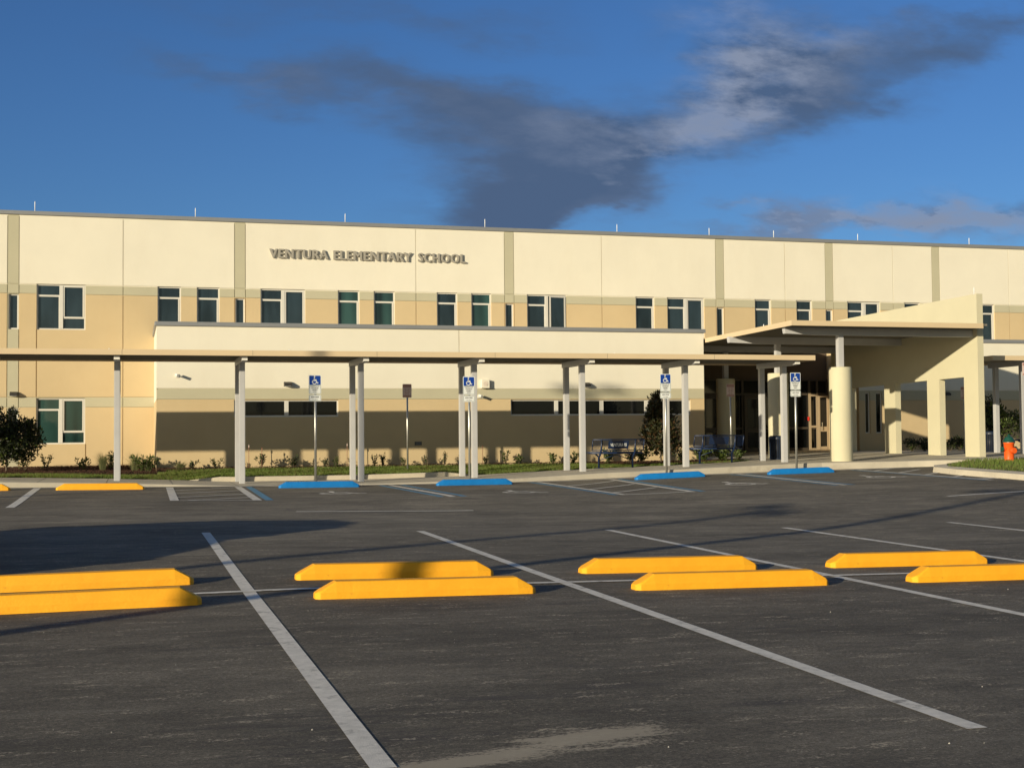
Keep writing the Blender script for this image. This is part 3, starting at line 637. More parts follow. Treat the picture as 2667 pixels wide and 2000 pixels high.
# recessed entrance: soffit, brown wall, storefront
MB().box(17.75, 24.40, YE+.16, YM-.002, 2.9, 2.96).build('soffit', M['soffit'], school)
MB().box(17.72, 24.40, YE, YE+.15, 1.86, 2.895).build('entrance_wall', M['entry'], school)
f = MB()
XF = [17.76, 18.3, 19.2, 20.1, 21.0, 21.8, 22.7, 23.66, 23.98, 24.40]
for x in XF: f.box(x-.04, x+.04, YE-.06, YE+.05, -.8, 1.86)
for i in range(len(XF)-1):
    a, b = XF[i]+.04, XF[i+1]-.04
    f.box(a, b, YE-.05, YE+.05, 1.80, 1.859); f.box(a, b, YE-.05, YE+.05, 1.28, 1.36); f.box(a, b, YE-.05, YE+.05, -.8, -.62)
    if i not in (8,): f.box(a, b, YE-.045, YE+.045, .05, .13)
sf = f.build('storefront', M['bronze'], school); MB().box(17.76, 24.40, YE+.006, YE+.012, -.79, 1.85).build('pane', M['glassk'], sf)
def door(x0, x1, z0, z1, y, m, handle_x):
    d = MB(); t = min(.12, (x1-x0)*.17)
    d.box(x0, x0+t, y-.05, y, z0, z1); d.box(x1-t, x1, y-.05, y, z0, z1); d.box(x0+t, x1-t, y-.05, y, z1-t, z1); d.box(x0+t, x1-t, y-.05, y, z0, z0+.18); d.box(x0+t, x1-t, y-.05, y, z0+.72, z0+.90)
    o = d.build('door', m, school, bevel=.004); MB().box(x0+t-.01, x1-t+.01, y-.03, y-.022, z0+.1, z1-.1).build('pane', M['glassk'], o)
    MB().box(handle_x-.012, handle_x+.012, y-.12, y-.10, z0+.78, z0+1.05).bar((handle_x, y-.11, z0+.80), (handle_x, y-.04, z0+.80), .02).bar((handle_x, y-.11, z0+1.03), (handle_x, y-.04, z0+1.03), .02).build('handle', M['chrome'], o)
    return o
door(18.34, 19.16, -.78, 1.27, YE-.065, M['bronze'], 19.08); door(19.24, 20.06, -.78, 1.27, YE-.065, M['bronze'], 19.32)
door(21.04, 21.76, -.78, 1.27, YE-.065, M['bronze'], 21.68)
dd = door(23.99, 24.40, -.76, 1.27, YE-.065, M['door'], 24.10); dd['label'] = 'tan glazed entrance door in the sunlight'
MB().box(23.62, 23.70, YE-.10, YE-.061, -.76, 1.36).box(23.92, 23.99, YE-.10, YE-.061, -.76, 1.36).box(23.70, 23.92, YE-.10, YE-.061, -.76, -.64).box(23.70, 23.92, YE-.10, YE-.061, .1, .18).box(23.70, 23.92, YE-.10, YE-.061, 1.24, 1.32).build('sidelight', M['door'], school)
MB().box(23.55, 23.61, YE-.13, YE-.10, .36, .50).build('alarm_pull', M['red'], school)
MB().box(17.8, 24.6, YE+.2, 47, -.8, -.79).box(17.8, 24.6, 46.9, 47, -.8, 2.9).build('interior', M['floor'], school)

# signage on the wall
sg = thing('building_lettering', (4.2*KM, YM, 5.63*KM), 'raised grey letters reading VENTURA ELEMENTARY SCHOOL on the cream wall', 'sign')
for s, a, b in (('VENTURA', 4.16, 6.04), ('ELEMENTARY', 6.20, 8.78), ('SCHOOL', 8.98, 10.60)):
    mb = MB()
    for q, (dx_, dz_) in enumerate(((-.018, 0), (.018, .004), (0, -.006), (.009, .006), (-.009, .002))):
        text_mb(s, .285*KM, x0=a*KM+.02+dx_, z0=5.636*KM+dz_, y=YM-.012-q*.0012, depth=.06, bold=0, width=(b-a)*KM-.04, space=1.10, mb=mb)
    mb.build('word', M['letter'], sg, recalc=False)
# fixtures on the walls
def wall_light(x, z, Y, label):
    t = thing('wall_light', (x, Y, z), label, 'wall light', 'wall lights on the school')
    MB().prismX([(-.18, -.05), (-.18, .01), (-.06, .07), (0, .07), (0, -.06)], -.115, .115).build('housing', M['dark'], t, local=True, bevel=.008)
    MB().box(-.09, .09, -.165, -.03, -.062, -.056).build('lens', M['head'], t, local=True)
wall_light(-3.45*KM, 1.30*KM, YM, 'dark wall light on the green pilaster at the far left')
wall_light(4.38, 1.49, YW, 'dark wall light above the shorter ribbon window')
wall_light(13.66, 1.49, YW, 'dark wall light above the longer ribbon window')
wall_light(27.9, 1.26, YR, 'dark wall light on the shaded wall seen behind the portico piers')
def camera_(x, z, Y, label):
    t = thing('security_camera', (x, Y, z), label, 'security camera')
    MB().box(-.045, .045, -.03, 0, -.045, .045).bar((0, -.02, 0), (0, -.13, .01), .03).build('bracket', M['white'], t, local=True)
    MB().tube([(-.03, -.13, .03), (.02, -.26, -.01)], .042, 12).build('body', M['white'], t, local=True)
camera_(1.22, 1.73, YW, 'small white security camera near the left corner of the wing')
camera_(10.20, 1.13, YW, 'small white security camera on the green band below the speaker box')
t = thing('speaker_box', (10.38, YW, 1.51), 'square white loudspeaker box mounted on the cream wall', 'speaker')
MB().box(-.125, .125, -.14, 0, -.13, .13).build('box', M['cream'], t, local=True, bevel=.01)
mb = MB()
for r in (.02, .045, .07): mb.tube([(r*cos(2*pi*k/20), -.143, r*sin(2*pi*k/20)) for k in range(21)], .005, 6, caps=False)
mb.build('grille', M['signp'], t, local=True)
t = thing('wall_vent', (8.29, YW, -.29), 'small grey vent plate low on the shaded tan wall', 'vent')
MB().box(-.105, .105, -.02, 0, -.055, .055).build('plate', M['dark'], t, local=True)
mb = MB()
for k in range(5): mb.box(-.09, .09, -.03, -.02, -.045+k*.02, -.038+k*.02)
mb.build('louvre', M['coping'], t, local=True)

# lightning rods
RODS = [(91, 551, YM+.1, ZT+.12, .34, 'leftmost tall lightning rod on the main roof edge'), (509, 567, YM+.1, ZT+.12, .32, 'lightning rod on the roof edge above the pair of narrow windows at left'),
        (899, 583, YM+.1, ZT+.12, .32, 'lightning rod on the roof edge above the second word of the lettering'), (1263, 597, YM+.1, ZT+.12, .31, 'lightning rod on the roof edge just right of the lettering'),
        (1607, 609, YM+.1, ZT+.12, .30, 'lightning rod on the roof edge right of the open window'), (1847, 617, YM+.1, ZT+.12, .29, 'lightning rod on the roof edge above the end of the left wing'),
        (2015, 622, YM+.1, ZT+.12, .29, 'lightning rod on the roof edge above the left part of the portico'), (2234, 630, YM+.1, ZT+.12, .28, 'lightning rod on the roof edge above the big front column'),
        (2524, 637, YM+.1, ZT+.12, .28, 'rightmost lightning rod on the roof edge above the portico fin wall'),
        (284, 907, 34.9, 2.06, .17, 'short rod on the walkway roof above the first post at left'), (753, 912, 34.9, 2.06, .18, 'short rod on the walkway roof above the first accessible sign'),
        (1600, 921, 34.9, 2.06, .17, 'short rod on the walkway roof above the first bench'), (1989, 848, 35.6, 2.99, .17, 'short rod on the portico roof in front of a dark window'),
        (2072, 838, 35.6, 2.99, .2, 'short rod near the front corner of the portico roof'), (2537, 764, 33.2, 3.9, .22, 'short rod on top of the portico fin wall')]
for px, py, Y, z, h, lab in RODS:
    x = onY(px, py, Y)[0]
    MBo = MB().tube([(0, 0, 0), (0, 0, h*.9), (0, 0, h)], [.014, .012, .003], 8).tube([(0, 0, 0), (0, 0, .02)], .03, 8)
    o = MBo.build('lightning_rod', M['rod']); o.location = (x, Y, z); tag(o, lab, 'lightning rod', 'lightning rods on the roofs')

# ---------------------------------------------------------------- covered walkways
PX = [5.60+(k-3)*2.985 for k in range(0, 8)]       # beam centres
cw = thing('covered_walkway', (PX[0], 33.6, -1.1), 'long flat tan walkway canopy on grey posts in front of the wing', 'walkway canopy')
mb = MB(); mb.box(-14, 17.97, 32.6, 32.63, 1.925, 2.06, 0); mb.box(-14, 17.97, 35.42, 35.45, 1.92, 2.06, 0); mb.box(17.97, 18.0, 32.6, 35.45, 1.92, 2.06, 0)
mb.build('fascia', M['fascia'], cw)
mb = MB(); mb.box(-14, 17.968, 32.632, 35.418, 1.985, 2.05, 0)
for y in fr(32.7, 35.3, .15): mb.box(-14, 17.96, y, y+.05, 1.955, 1.9848, 0)
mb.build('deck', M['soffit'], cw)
for x in fr(-3.3, 17.5, 3.048): MB().box(x-.003, x+.003, 32.597, 32.6, 1.93, 2.055).build('fascia_seam', M['soffit'], cw)
for k in [None]+list(range(1, 8)):
    x = PX[0] if k is None else PX[k]
    MB().prismX([(32.78, 1.865), (32.86, 1.815), (35.1, 1.80), (35.1, 1.915), (32.78, 1.915)] if False else [(32.78, 1.915), (32.78, 1.822), (33.0, 1.80), (35.12, 1.80), (35.12, 1.954), (32.9, 1.954)], x-.068, x+.068).build('beam', M['post'], cw, bevel=.004)
    MB().box(x-.067, x+.067, 32.74, 32.779, 1.825, 1.912).build('beam_cap', M['white'], cw)
    for y in (33.6, 34.95):
        MB().box(x-.07, x+.07, y-.07, y+.07, zw(x, y)-.02, 1.799).box(x-.055, x+.055, y-.0725, y-.0701, zw(x, y), 1.79).build('post', M['post'], cw, bevel=.006)
cw2 = thing('covered_walkway', (26.3, 36, -.8), 'tan walkway canopy at the far right behind the orange hydrant', 'walkway canopy')
mb = MB(); mb.box(24.70, 44, 34.0, 34.03, 2.05, 2.19); mb.box(24.67, 24.70, 34.0, 37.0, 2.05, 2.19); mb.box(24.7, 44, 36.97, 37.0, 2.05, 2.19); mb.build('fascia', M['fascia'], cw2)
MB().box(24.701, 44, 34.031, 36.969, 2.10, 2.18).build('deck', M['soffit'], cw2)
for x in (26.35, 29.35, 32.35):
    MB().prismX([(34.3, 2.05), (34.3, 1.95), (36.5, 1.93), (36.5, 2.098), (34.4, 2.098)], x-.068, x+.068).build('beam', M['post'], cw2)
    for y in (34.9, 36.2): MB().box(x-.07, x+.07, y-.07, y+.07, -.82, 1.935).build('post', M['post'], cw2, bevel=.006)

# ---------------------------------------------------------------- entrance portico
XP = 23.38
pt = thing('entrance_portico', (19.1, 33.2, -.9), 'large flat roofed entrance portico with round columns and a sloping fin wall', 'portico')
def wedge(mb, x0, x1, z0, z1):      # roof plate with a skewed left edge
    mb.prismZ([(17.19+x0, 32.4+x0), (XP-x1, 32.4+x0), (XP-x1, 43.39), (17.80+x0, 43.39), (17.72+x0, 39.2), (17.70+x0, 39.2)], z0, z1)
mb = MB(); mb.prismZ([(17.19, 32.4), (23.22, 32.4), (23.22, 32.44), (17.23, 32.44)], 2.855, 2.995)
mb.prismZ([(17.19, 32.4), (17.23, 32.441), (17.745, 39.2), (17.705, 39.2)], 2.855, 2.995)
mb.build('fascia', M['fascia'], pt)
mb = MB(); wedge(mb, .045, .002, 2.93, 2.985)
for y in fr(32.6, 43.2, .2):
    xl = 17.26+(y-32.4)*.0757
    mb.box(xl, XP-.003, y, y+.07, 2.875, 2.9299)
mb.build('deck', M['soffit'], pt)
for k, (y, xl) in enumerate(((33.2, 17.36), (36.9, 17.42), (41.0, 17.9))):
    MB().add([(xl, y-.08, 2.80), (xl+.02, y-.08, 2.69), (xl+1.0, y-.08, 2.66), (XP-.004, y-.08, 2.66), (XP-.004, y-.08, 2.873), (xl, y-.08, 2.873),
              (xl, y+.08, 2.80), (xl+.02, y+.08, 2.69), (xl+1.0, y+.08, 2.66), (XP-.004, y+.08, 2.66), (XP-.004, y+.08, 2.873), (xl, y+.08, 2.873)],
             [(0, 1, 2, 3, 4, 5), (11, 10, 9, 8, 7, 6), (0, 6, 7, 1), (1, 7, 8, 2), (2, 8, 9, 3), (3, 9, 10, 4), (4, 10, 11, 5), (5, 11, 6, 0)]).build('beam', M['post'], pt, bevel=.005)
for y, x in ((33.2, 19.1), (36.9, 19.08), (40.95, 19.22)):
    z0 = zw(x, y)
    mb = MB().lathe([(.30, z0-.05), (.312, z0), (.312, 1.74), (.30, 1.765), (0, 1.765)], x, y, 40); mb.build('column', M['portico'], pt, recalc=False)
    MB().box(x-.08, x+.08, y-.08, y+.08, 1.766, 2.659).box(x-.06, x+.06, y-.0825, y-.0801, 1.77, 2.65).build('column_post', M['post'], pt, bevel=.006)
MB().lathe([(.36, -1.06), (.37, -.90), (.36, -.872), (.30, -.868)], 19.1, 33.2, 32).build('footing', M['concrete'], pt, recalc=False)
zb = -1.0
# build the fin wall out of butt-jointed prisms so every face is simple
mb = MB()
ysb = [32.92, 33.6, 34.84, 35.48, 37.25, 37.89, 39.96, 41.25]; top = lambda y: 3.90-(y-32.92)*.0147; bot = lambda y: 1.52-(y-33.6)*.0142
for i in range(7):
    a, b = ysb[i], ysb[i+1]
    if i % 2 == 0: mb.prismX([(a, zb), (a, top(a)), (b, top(b)), (b, zb)], XP, XP+.20)
    else: mb.prismX([(a, bot(a)), (a, top(a)), (b, top(b)), (b, bot(b))], XP, XP+.20)
me_ = mb.build('fin_wall', M['portico'], pt)
bm = bmesh.new(); bm.from_mesh(me_.data)        # drop the faces shared by neighbouring prisms
dead = [f for f in bm.faces if abs(f.normal.y) > .9 and any(abs((f.calc_center_median()+me_.parent.location).y-y) < 1e-3 for y in ysb[1:-1]) and (max(v.co.z for v in f.verts)+me_.parent.location.z) > 2.5]
bmesh.ops.delete(bm, geom=[f for f in dead if (min(v.co.z for v in f.verts)+me_.parent.location.z) > 1.0], context='FACES'); bm.to_mesh(me_.data); bm.free()

# ---------------------------------------------------------------- wheel stops
def wheel_stop(length, m):
    def sec(x, w1, w2, h1, h2): return [(x, -w1, 0), (x, -w1, h1), (x, -w2, h2), (x, w2, h2), (x, w1, h1), (x, w1, 0)]
    L = length; S = [sec(0, .055, .045, .02, .045), sec(.035, .095, .075, .05, .065), sec(.165, .10, .065, .055, .138)]
    n = 12
    for k in range(1, n): S.append(sec(.165+(L-.33)*k/n, .10, .065, .055, .138))
    S += [sec(L-.165, .10, .065, .055, .138), sec(L-.035, .095, .075, .05, .065), sec(L, .055, .045, .02, .045)]
    vs = [p for s in S for p in s]
    r = random.Random(5); vs = [(x, y+r.uniform(-.0015, .0015), z+(r.uniform(-.0015, .0015) if z > 0 else 0)) for x, y, z in vs]
    mb = MB(); mb.add(vs, [(6*i+k, 6*i+k+1, 6*(i+1)+k+1, 6*(i+1)+k) for i in range(len(S)-1) for k in range(5)]+[(0, 1, 2, 3, 4, 5), tuple(reversed(range(6*(len(S)-1), 6*len(S))))])
    return mb
def put_stop(proto, x0, y, L, label, grp, zoff=0):
    t = proto[1].copy() if proto[2] else proto[1]
    if proto[2]: C.objects.link(t)
    proto[2] = True
    z0, z1 = zg(x0+.1, y), zg(x0+L-.1, y); t.location = (x0, y, min(z0, z1)+zoff); t.rotation_euler = (0, -math.atan2(z1-z0, L-.2), 0)
    t.location.z = z0+zoff; tag(t, label, 'wheel stop', grp); return t
LS = 1.84
y_o = wheel_stop(LS, 0).build('wheel_stop', M['yellow'], bevel=.008); b_o = wheel_stop(LS, 0).build('wheel_stop', M['blue'], bevel=.008)
PY = [0, y_o, False]; PB = [0, b_o, False]
G1 = 'yellow wheel stops in the front row'; G2 = 'yellow wheel stops in the second row'; G3 = 'yellow wheel stops by the kerb'; G4 = 'blue wheel stops of the accessible stalls'
for x, lab in ((-1.32, 'front row yellow wheel stop cut by the left frame edge'), (1.40, 'front row yellow wheel stop left of the longest white stall line'), (4.13, 'front row yellow wheel stop with scuffed top, right of centre'), (6.82, 'front row yellow wheel stop cut by the right frame edge')):
    put_stop(PY, x, 10.70, LS, lab, G1)
for x, lab in ((-1.32, 'second row yellow wheel stop at the left frame edge'), (1.41, 'second row yellow wheel stop behind the left centre one'), (4.12, 'second row yellow wheel stop behind the scuffed one'), (6.77, 'second row yellow wheel stop at the right, wholly in view')):
    put_stop(PY, x, 12.08, LS, lab, G2)
for x, lab in ((-4.35, 'far yellow wheel stop at the left frame edge, nearly cut off'), (-1.59, 'far yellow wheel stop by the kerb in front of the left post')):
    put_stop(PY, x, 30.2, LS, lab, G3)
for x, lab in ((3.17, 'blue wheel stop below the leftmost accessible sign'), (6.82, 'blue wheel stop below the second accessible sign'), (11.78, 'blue wheel stop below the third accessible sign, near the bench'), (15.35, 'blue wheel stop below the rightmost accessible sign')):
    put_stop(PB, x, 30.3, LS, lab, G4)

# ---------------------------------------------------------------- accessible parking signs
def rrect(x0, x1, z0, z1, r, n=4):
    out_ = []
    for cx, cz, a0 in ((x1-r, z1-r, 0), (x0+r, z1-r, 90), (x0+r, z0+r, 180), (x1-r, z0+r, 270)):
        for k in range(n+1): a = radians(a0+90*k/n); out_.append((cx+r*cos(a), cz+r*sin(a)))
    return out_
def plate(mb, x0, x1, z0, z1, r, y, th, mi=0):
    p = rrect(x0, x1, z0, z1, r); n = len(p); vs = [(x, y, z) for x, z in p]+[(x, y+th, z) for x, z in p]
    mb.add(vs, [tuple(reversed(range(n))), tuple(range(n, 2*n))]+[(i, n+i, n+(i+1) % n, (i+1) % n) for i in range(n)], mi); return mb
def ring(mb, x0, x1, z0, z1, r, t, y):
    a = rrect(x0, x1, z0, z1, r); b = rrect(x0+t, x1-t, z0+t, z1-t, max(.004, r-t)); n = len(a)
    mb.add([(x, y, z) for x, z in a]+[(x, y, z) for x, z in b], [(i, (i+1) % n, n+(i+1) % n, n+i) for i in range(n)]); return mb
acc_ = thing('accessible_parking_sign', (0, 0, 0), 'x', 'parking sign', 'accessible parking signs')
MB().tube([(.012, .03, -.05), (.012, .03, 2.55)], .030, 12).build('pole', M['galv'], acc_, local=True)
sp = plate(MB(), -.152, .152, 2.12, 2.58, .025, -.004, .004).build('sign_panel', M['signw'], acc_, local=True)
plate(MB(), -.137, .137, 2.345, 2.565, .018, -.0062, .0015).build('blue_field', M['signb'], sp, local=True)
symbol(MB(), lambda a, b: (a, -.0075, 2.455+b), .20, .022).build('wheelchair_symbol', M['signw'], sp, local=True, recalc=False)
ring(MB(), -.143, .143, 2.13, 2.345, .012, .006, -.0055).build('border', M['hgreen'], sp, local=True, recalc=False)
mb = MB()
for i, s in enumerate(('PARKING BY', 'DISABLED', 'PERMIT', 'ONLY')): text_mb(s, .028, cx=0, z0=2.295-i*.045, y=-.0055, depth=.001, bold=.01, mb=mb)
mb.build('lettering', M['signk'], sp, local=True, recalc=False)
fp = plate(MB(), -.152, .152, 1.94, 2.10, .03, -.004, .004).build('fine_plate', M['signw'], acc_, local=True)
ring(MB(), -.142, .142, 1.95, 2.09, .022, .006, -.0055).build('border', M['hgreen'], fp, local=True, recalc=False)
mb = text_mb('$255 FINE', .036, cx=0, z0=2.025, y=-.0055, depth=.001, bold=.012); text_mb('F.S. 318.18', .020, cx=0, z0=1.975, y=-.0055, depth=.001, mb=mb)
mb.build('lettering', M['signk'], fp, local=True, recalc=False)
for i, (px, ztop, lab) in enumerate(((4.26, 1.45, 'blue and white accessible parking sign in front of the shorter ribbon window'), (8.12, 1.43, 'blue and white accessible parking sign overlapping the fourth pair of grey posts'),
                          (13.44, 1.50, 'blue and white accessible parking sign in front of the dark magnolia tree'), (17.22, 1.55, 'blue and white accessible parking sign in front of the dark entrance, rightmost'))):
    o = acc_ if i == 0 else copy_tree(acc_)
    y = 32.3 if i < 2 else 32.0
    z = ztop-2.58; o.location = (px*y/32.3, y, z); o['label'] = lab
# tow away signs in the beds
tow = thing('no_parking_sign', (0, 0, 0), 'x', 'parking sign', 'red and white parking signs by the building')
MB().tube([(.012, .03, -2.45), (.012, .03, -.02)], .026, 12).build('pole', M['galv'], tow, local=True)
tp = plate(MB(), -.13, .13, -.385, 0, .025, -.004, .004).build('sign_panel', M['signp'], tow, local=True)
plate(MB(), -.118, .118, -.095, -.012, .015, -.0062, .0015).build('red_band', M['signr'], tp, local=True); plate(MB(), -.118, .118, -.372, -.325, .012, -.0062, .0015).build('red_band', M['signr'], tp, local=True)
mb = MB()
for zz, ww in ((-.13, .16), (-.175, .13), (-.215, .15), (-.255, .10), (-.295, .13)): mb.box(-ww/2, -ww/10, -.0056, -.0042, zz-.012, zz+.006); mb.box(ww/12, ww/2, -.0056, -.0042, zz-.012, zz+.006)
mb.build('lettering', M['signr'], tp, local=True)
for i, (x, y, z, lab) in enumerate(((7.45, 36.8, 1.41, 'faded red and white sign on a pole in the lawn between two pairs of posts'), (17.43, 36.8, 1.43, 'faded red and white sign behind the second bench, before the entrance'),
                         (25.05, 36.0, 1.33, 'faded red and white sign half hidden behind the front pier of the fin wall'), (24.65, 33.4, 1.95, 'pinkish sign cut by the right frame edge'))):
    o = tow if i == 0 else copy_tree(tow)
    if i == 3: x = onY(2672, 960, y)[0]
    o.location = (x, y, z); o['label'] = lab

# ---------------------------------------------------------------- benches, bins, hydrant
def make_bench(label, letters):
    t = thing('bench', (0, 0, 0), label, 'bench', 'blue metal benches')
    W = 1.52
    # origin at ground under the middle; the back faces the camera (-Y), seat towards +Y
    bk = MB()
    bk.tube([(-W/2, -.16, .80), (W/2, -.16, .80)], .016, 8).tube([(-W/2, -.06, .50), (W/2, -.06, .50)], .013, 8)
    for s in (-1, 1): bk.tube([(s*W/2, -.16, .80), (s*W/2, -.06, .50)], .014, 8)
    bk.build('backrest_frame', M['bench'], t, local=True)
    me = MB(); n = 62
    for k in range(1, n): x = -W/2+W*k/n; me.bar((x, -.158, .795), (x, -.062, .505), .0028)
    for k in range(1, 12): f_ = k/12; me.bar((-W/2, -.16+.1*f_, .80-.3*f_), (W/2, -.16+.1*f_, .80-.3*f_), .0028)
    me.build('backrest_mesh', M['bench'], t, local=True, recalc=False)
    st = MB(); st.tube([(-W/2, -.02, .42), (W/2, -.02, .42)], .022, 8).tube([(-W/2, .40, .44), (W/2, .40, .44)], .022, 8)
    for s in (-1, 1): st.tube([(s*W/2, -.02, .42), (s*W/2, .40, .44)], .02, 8)
    st.build('seat_frame', M['bench'], t, local=True)
    sl = MB()
    for k in range(1, 50): x = -W/2+W*k/50; sl.box(x-.009, x+.009, 0, .38, .425, .431)
    sl.build('seat', M['bench'], t, local=True, recalc=False)
    for s in (-1, 1):
        x = s*.50
        MB().tube([(x, -.17, .80), (x, -.09, .50), (x, .02, .36), (x, .10, .30), (x, .11, .0)], [.024, .026, .03, .032, .028], 8).tube([(x, .08, .31), (x, .40, .40)], .022, 8).box(x-.10, x+.10, .06, .17, 0, .012).build('leg', M['bench'], t, local=True)
    MB().tube([(-.5, .11, .22), (0, .11, .38), (.5, .11, .22)], .012, 6).build('brace', M['bench'], t, local=True)
    # name plate, tilted with the backrest
    def tilt(mb):
        mb.v = [(x, y-.115-(z-.65)*(.1/.3)-.012, z) for x, y, z in mb.v]; return mb
    pl = tilt(MB().box(-.30, .30, -.004, .004, .545, .765)).build('name_plate', M['bench'], t, local=True)
    tm = text_mb(letters, .085, cx=0, z0=.61, y=-.005, depth=.003, bold=.02, width=.48); tilt(tm).build('lettering', M['signw'], pl, local=True, recalc=False)
    return t
b1 = make_bench('blue mesh bench with VENTURA ES name plate beside the magnolia tree', 'VENTURA ES'); b1.location = (12.98, 34.75, zw(13.05)); b1.rotation_euler = (0, 0, .0)
b2 = copy_tree(b1); b2.location = (16.05, 34.8, zw(16.15)); b2['label'] = 'blue mesh bench in the shade in front of the entrance'
for ch in b2.children:
    if ch.name.startswith('name_plate'):
        for q in list(ch.children): bpy.data.objects.remove(q)
b3 = copy_tree(b2); b3.location = (25.3, 33.4+2.0, -.79); b3['label'] = 'dark blue bench behind the orange hydrant at the far right'
b3.location.x = onY(2710, 1150, 35.4)[0]
def make_can(label):
    t = thing('trash_can', (0, 0, 0), label, 'trash can', 'navy ribbed trash cans')
    mb = MB()
    for k in range(28):
        a = 2*pi*k/28; mb.bar((.22*cos(a), .22*sin(a), .03), (.235*cos(a), .235*sin(a), .66), .036, .008)
    mb.build('slats', M['can'], t, local=True, recalc=False)
    MB().lathe([(.19, .02), (.20, .02), (.215, .60), (.20, .60)], seg=24).build('liner', M['dark'], t, local=True, recalc=False)
    MB().lathe([(.245, .60), (.25, .66), (.20, .70), (.10, .70), (.10, .66)], seg=24).build('rim', M['can'], t, local=True, recalc=False)
    MB().lathe([(0, 0), (.23, 0), (.23, .04), (.19, .045)], seg=24).build('base', M['can'], t, local=True, recalc=False)
    return t
c1 = make_can('navy ribbed trash can in front of the second round column'); c1.location = (18.28, 35.45, zw(18.3, 35.4))
c2 = copy_tree(c1); c2.location = (onY(2580, 1180, 36.9)[0], 36.9, -.77); c2['label'] = 'navy ribbed trash can right of the portico fin wall'

hy = thing('fire_hydrant', (21.72, 29.35, zisl(21.72, 29.35)-.03), 'orange fire hydrant with dark green bonnet on the grass island', 'fire hydrant')
MB().lathe([(.15, 0), (.15, .03), (.115, .04), (.115, .08), (.12, .42), (.135, .43), (.135, .46), (.10, .46)], seg=24).build('barrel', M['orange'], hy, local=True, recalc=False)
MB().lathe([(.145, .455), (.145, .485), (.125, .49), (.115, .53), (.085, .575), (.04, .60), (.03, .60), (.028, .645), (0, .648)], seg=24).build('bonnet', M['hgreen'], hy, local=True, recalc=False)
for s, r in ((-1, .05), (1, .05)):
    MB().tube([(s*.10, 0, .30), (s*.165, 0, .30)], r, 14).build('nozzle', M['orange'], hy, local=True); MB().tube([(s*.165, 0, .30), (s*.20, 0, .30)], r+.008, 8).tube([(s*.20, 0, .30), (s*.22, 0, .30)], .018, 6).build('nozzle_cap', M['hgreen'], hy, local=True)
MB().tube([(0, -.10, .26), (0, -.17, .26)], .065, 14).build('nozzle', M['orange'], hy, local=True); MB().tube([(0, -.17, .26), (0, -.205, .26)], .072, 8).build('nozzle_cap', M['orange'], hy, local=True)

hy.scale = (1.08, 1.08, 1.08)
# ---------------------------------------------------------------- plants
def leaves(mb, c, r, n, size, seed, mis=(0,), flat=.0, updir=.3, hollow=.35, aspect=2.2):
    g_ = np.random.default_rng(seed)
    for i in range(n):
        d = g_.normal(size=3); d /= np.linalg.norm(d)+1e-9; q = (hollow+(1-hollow)*g_.uniform()**.6)
        p = np.array(c)+d*np.array(r)*q
        ax = d*.6+g_.normal(size=3)*.6+np.array([0, 0, updir]); ax /= np.linalg.norm(ax); s = size*g_.uniform(.6, 1.25)
        sd = np.cross(ax, g_.normal(size=3)); sd /= np.linalg.norm(sd)+1e-9; nn = np.cross(ax, sd); wd = s/aspect
        a = p; b = p+ax*s; m1 = p+ax*s*.45+sd*wd*.5+nn*s*.06; m2 = p+ax*s*.45-sd*wd*.5+nn*s*.06
        mb.add([a, m1, b, m2], [(0, 1, 2), (0, 2, 3)], mis[int(g_.integers(len(mis)))])
    return mb
def shrub(x, y, h, wd, label, leafm, n=90, size=.07, name='shrub', seed=0, stems=5, cat='shrub', grp='small shrubs along the school wall', z=None, spread=.5):
    z = zlawn(x, y) if z is None else z; h *= 1.3; wd *= 1.15; size *= 1.12
    t = thing(name, (x, y, z), label, cat, grp); r = random.Random(seed); st = MB(); lf = MB()
    for k in range(stems):
        a = r.uniform(0, 2*pi); l = r.uniform(.25, 1)*wd*.5; hh = h*r.uniform(.65, 1.0); tip = (cos(a)*l, sin(a)*l*.8, hh*.85); mid = (tip[0]*.45, tip[1]*.45, hh*.5)
        st.tube([(0, 0, -.02), mid, tip], [.009, .006, .003], 5)
        nn = max(4, n//stems)
        for j in range(nn):
            f = .25+.75*(j+.5)/nn; p = [mid[i]+(tip[i]-mid[i])*((f-.5)*2) if f > .5 else mid[i]*f*2 for i in range(3)]
            leaves(lf, p, (size*.5,)*3, 1, size, seed*1000+k*77+j, mis=(0, 0, 1) if len(leafm) > 1 else (0,), updir=.55, hollow=.1)
    st.build('stem', M['bark'], t, local=True); lf.build('foliage', leafm, t, local=True, recalc=False); return t
gL = [M['leafg'], M['leaff']]; dL = [M['leafd'], M['leafg']]
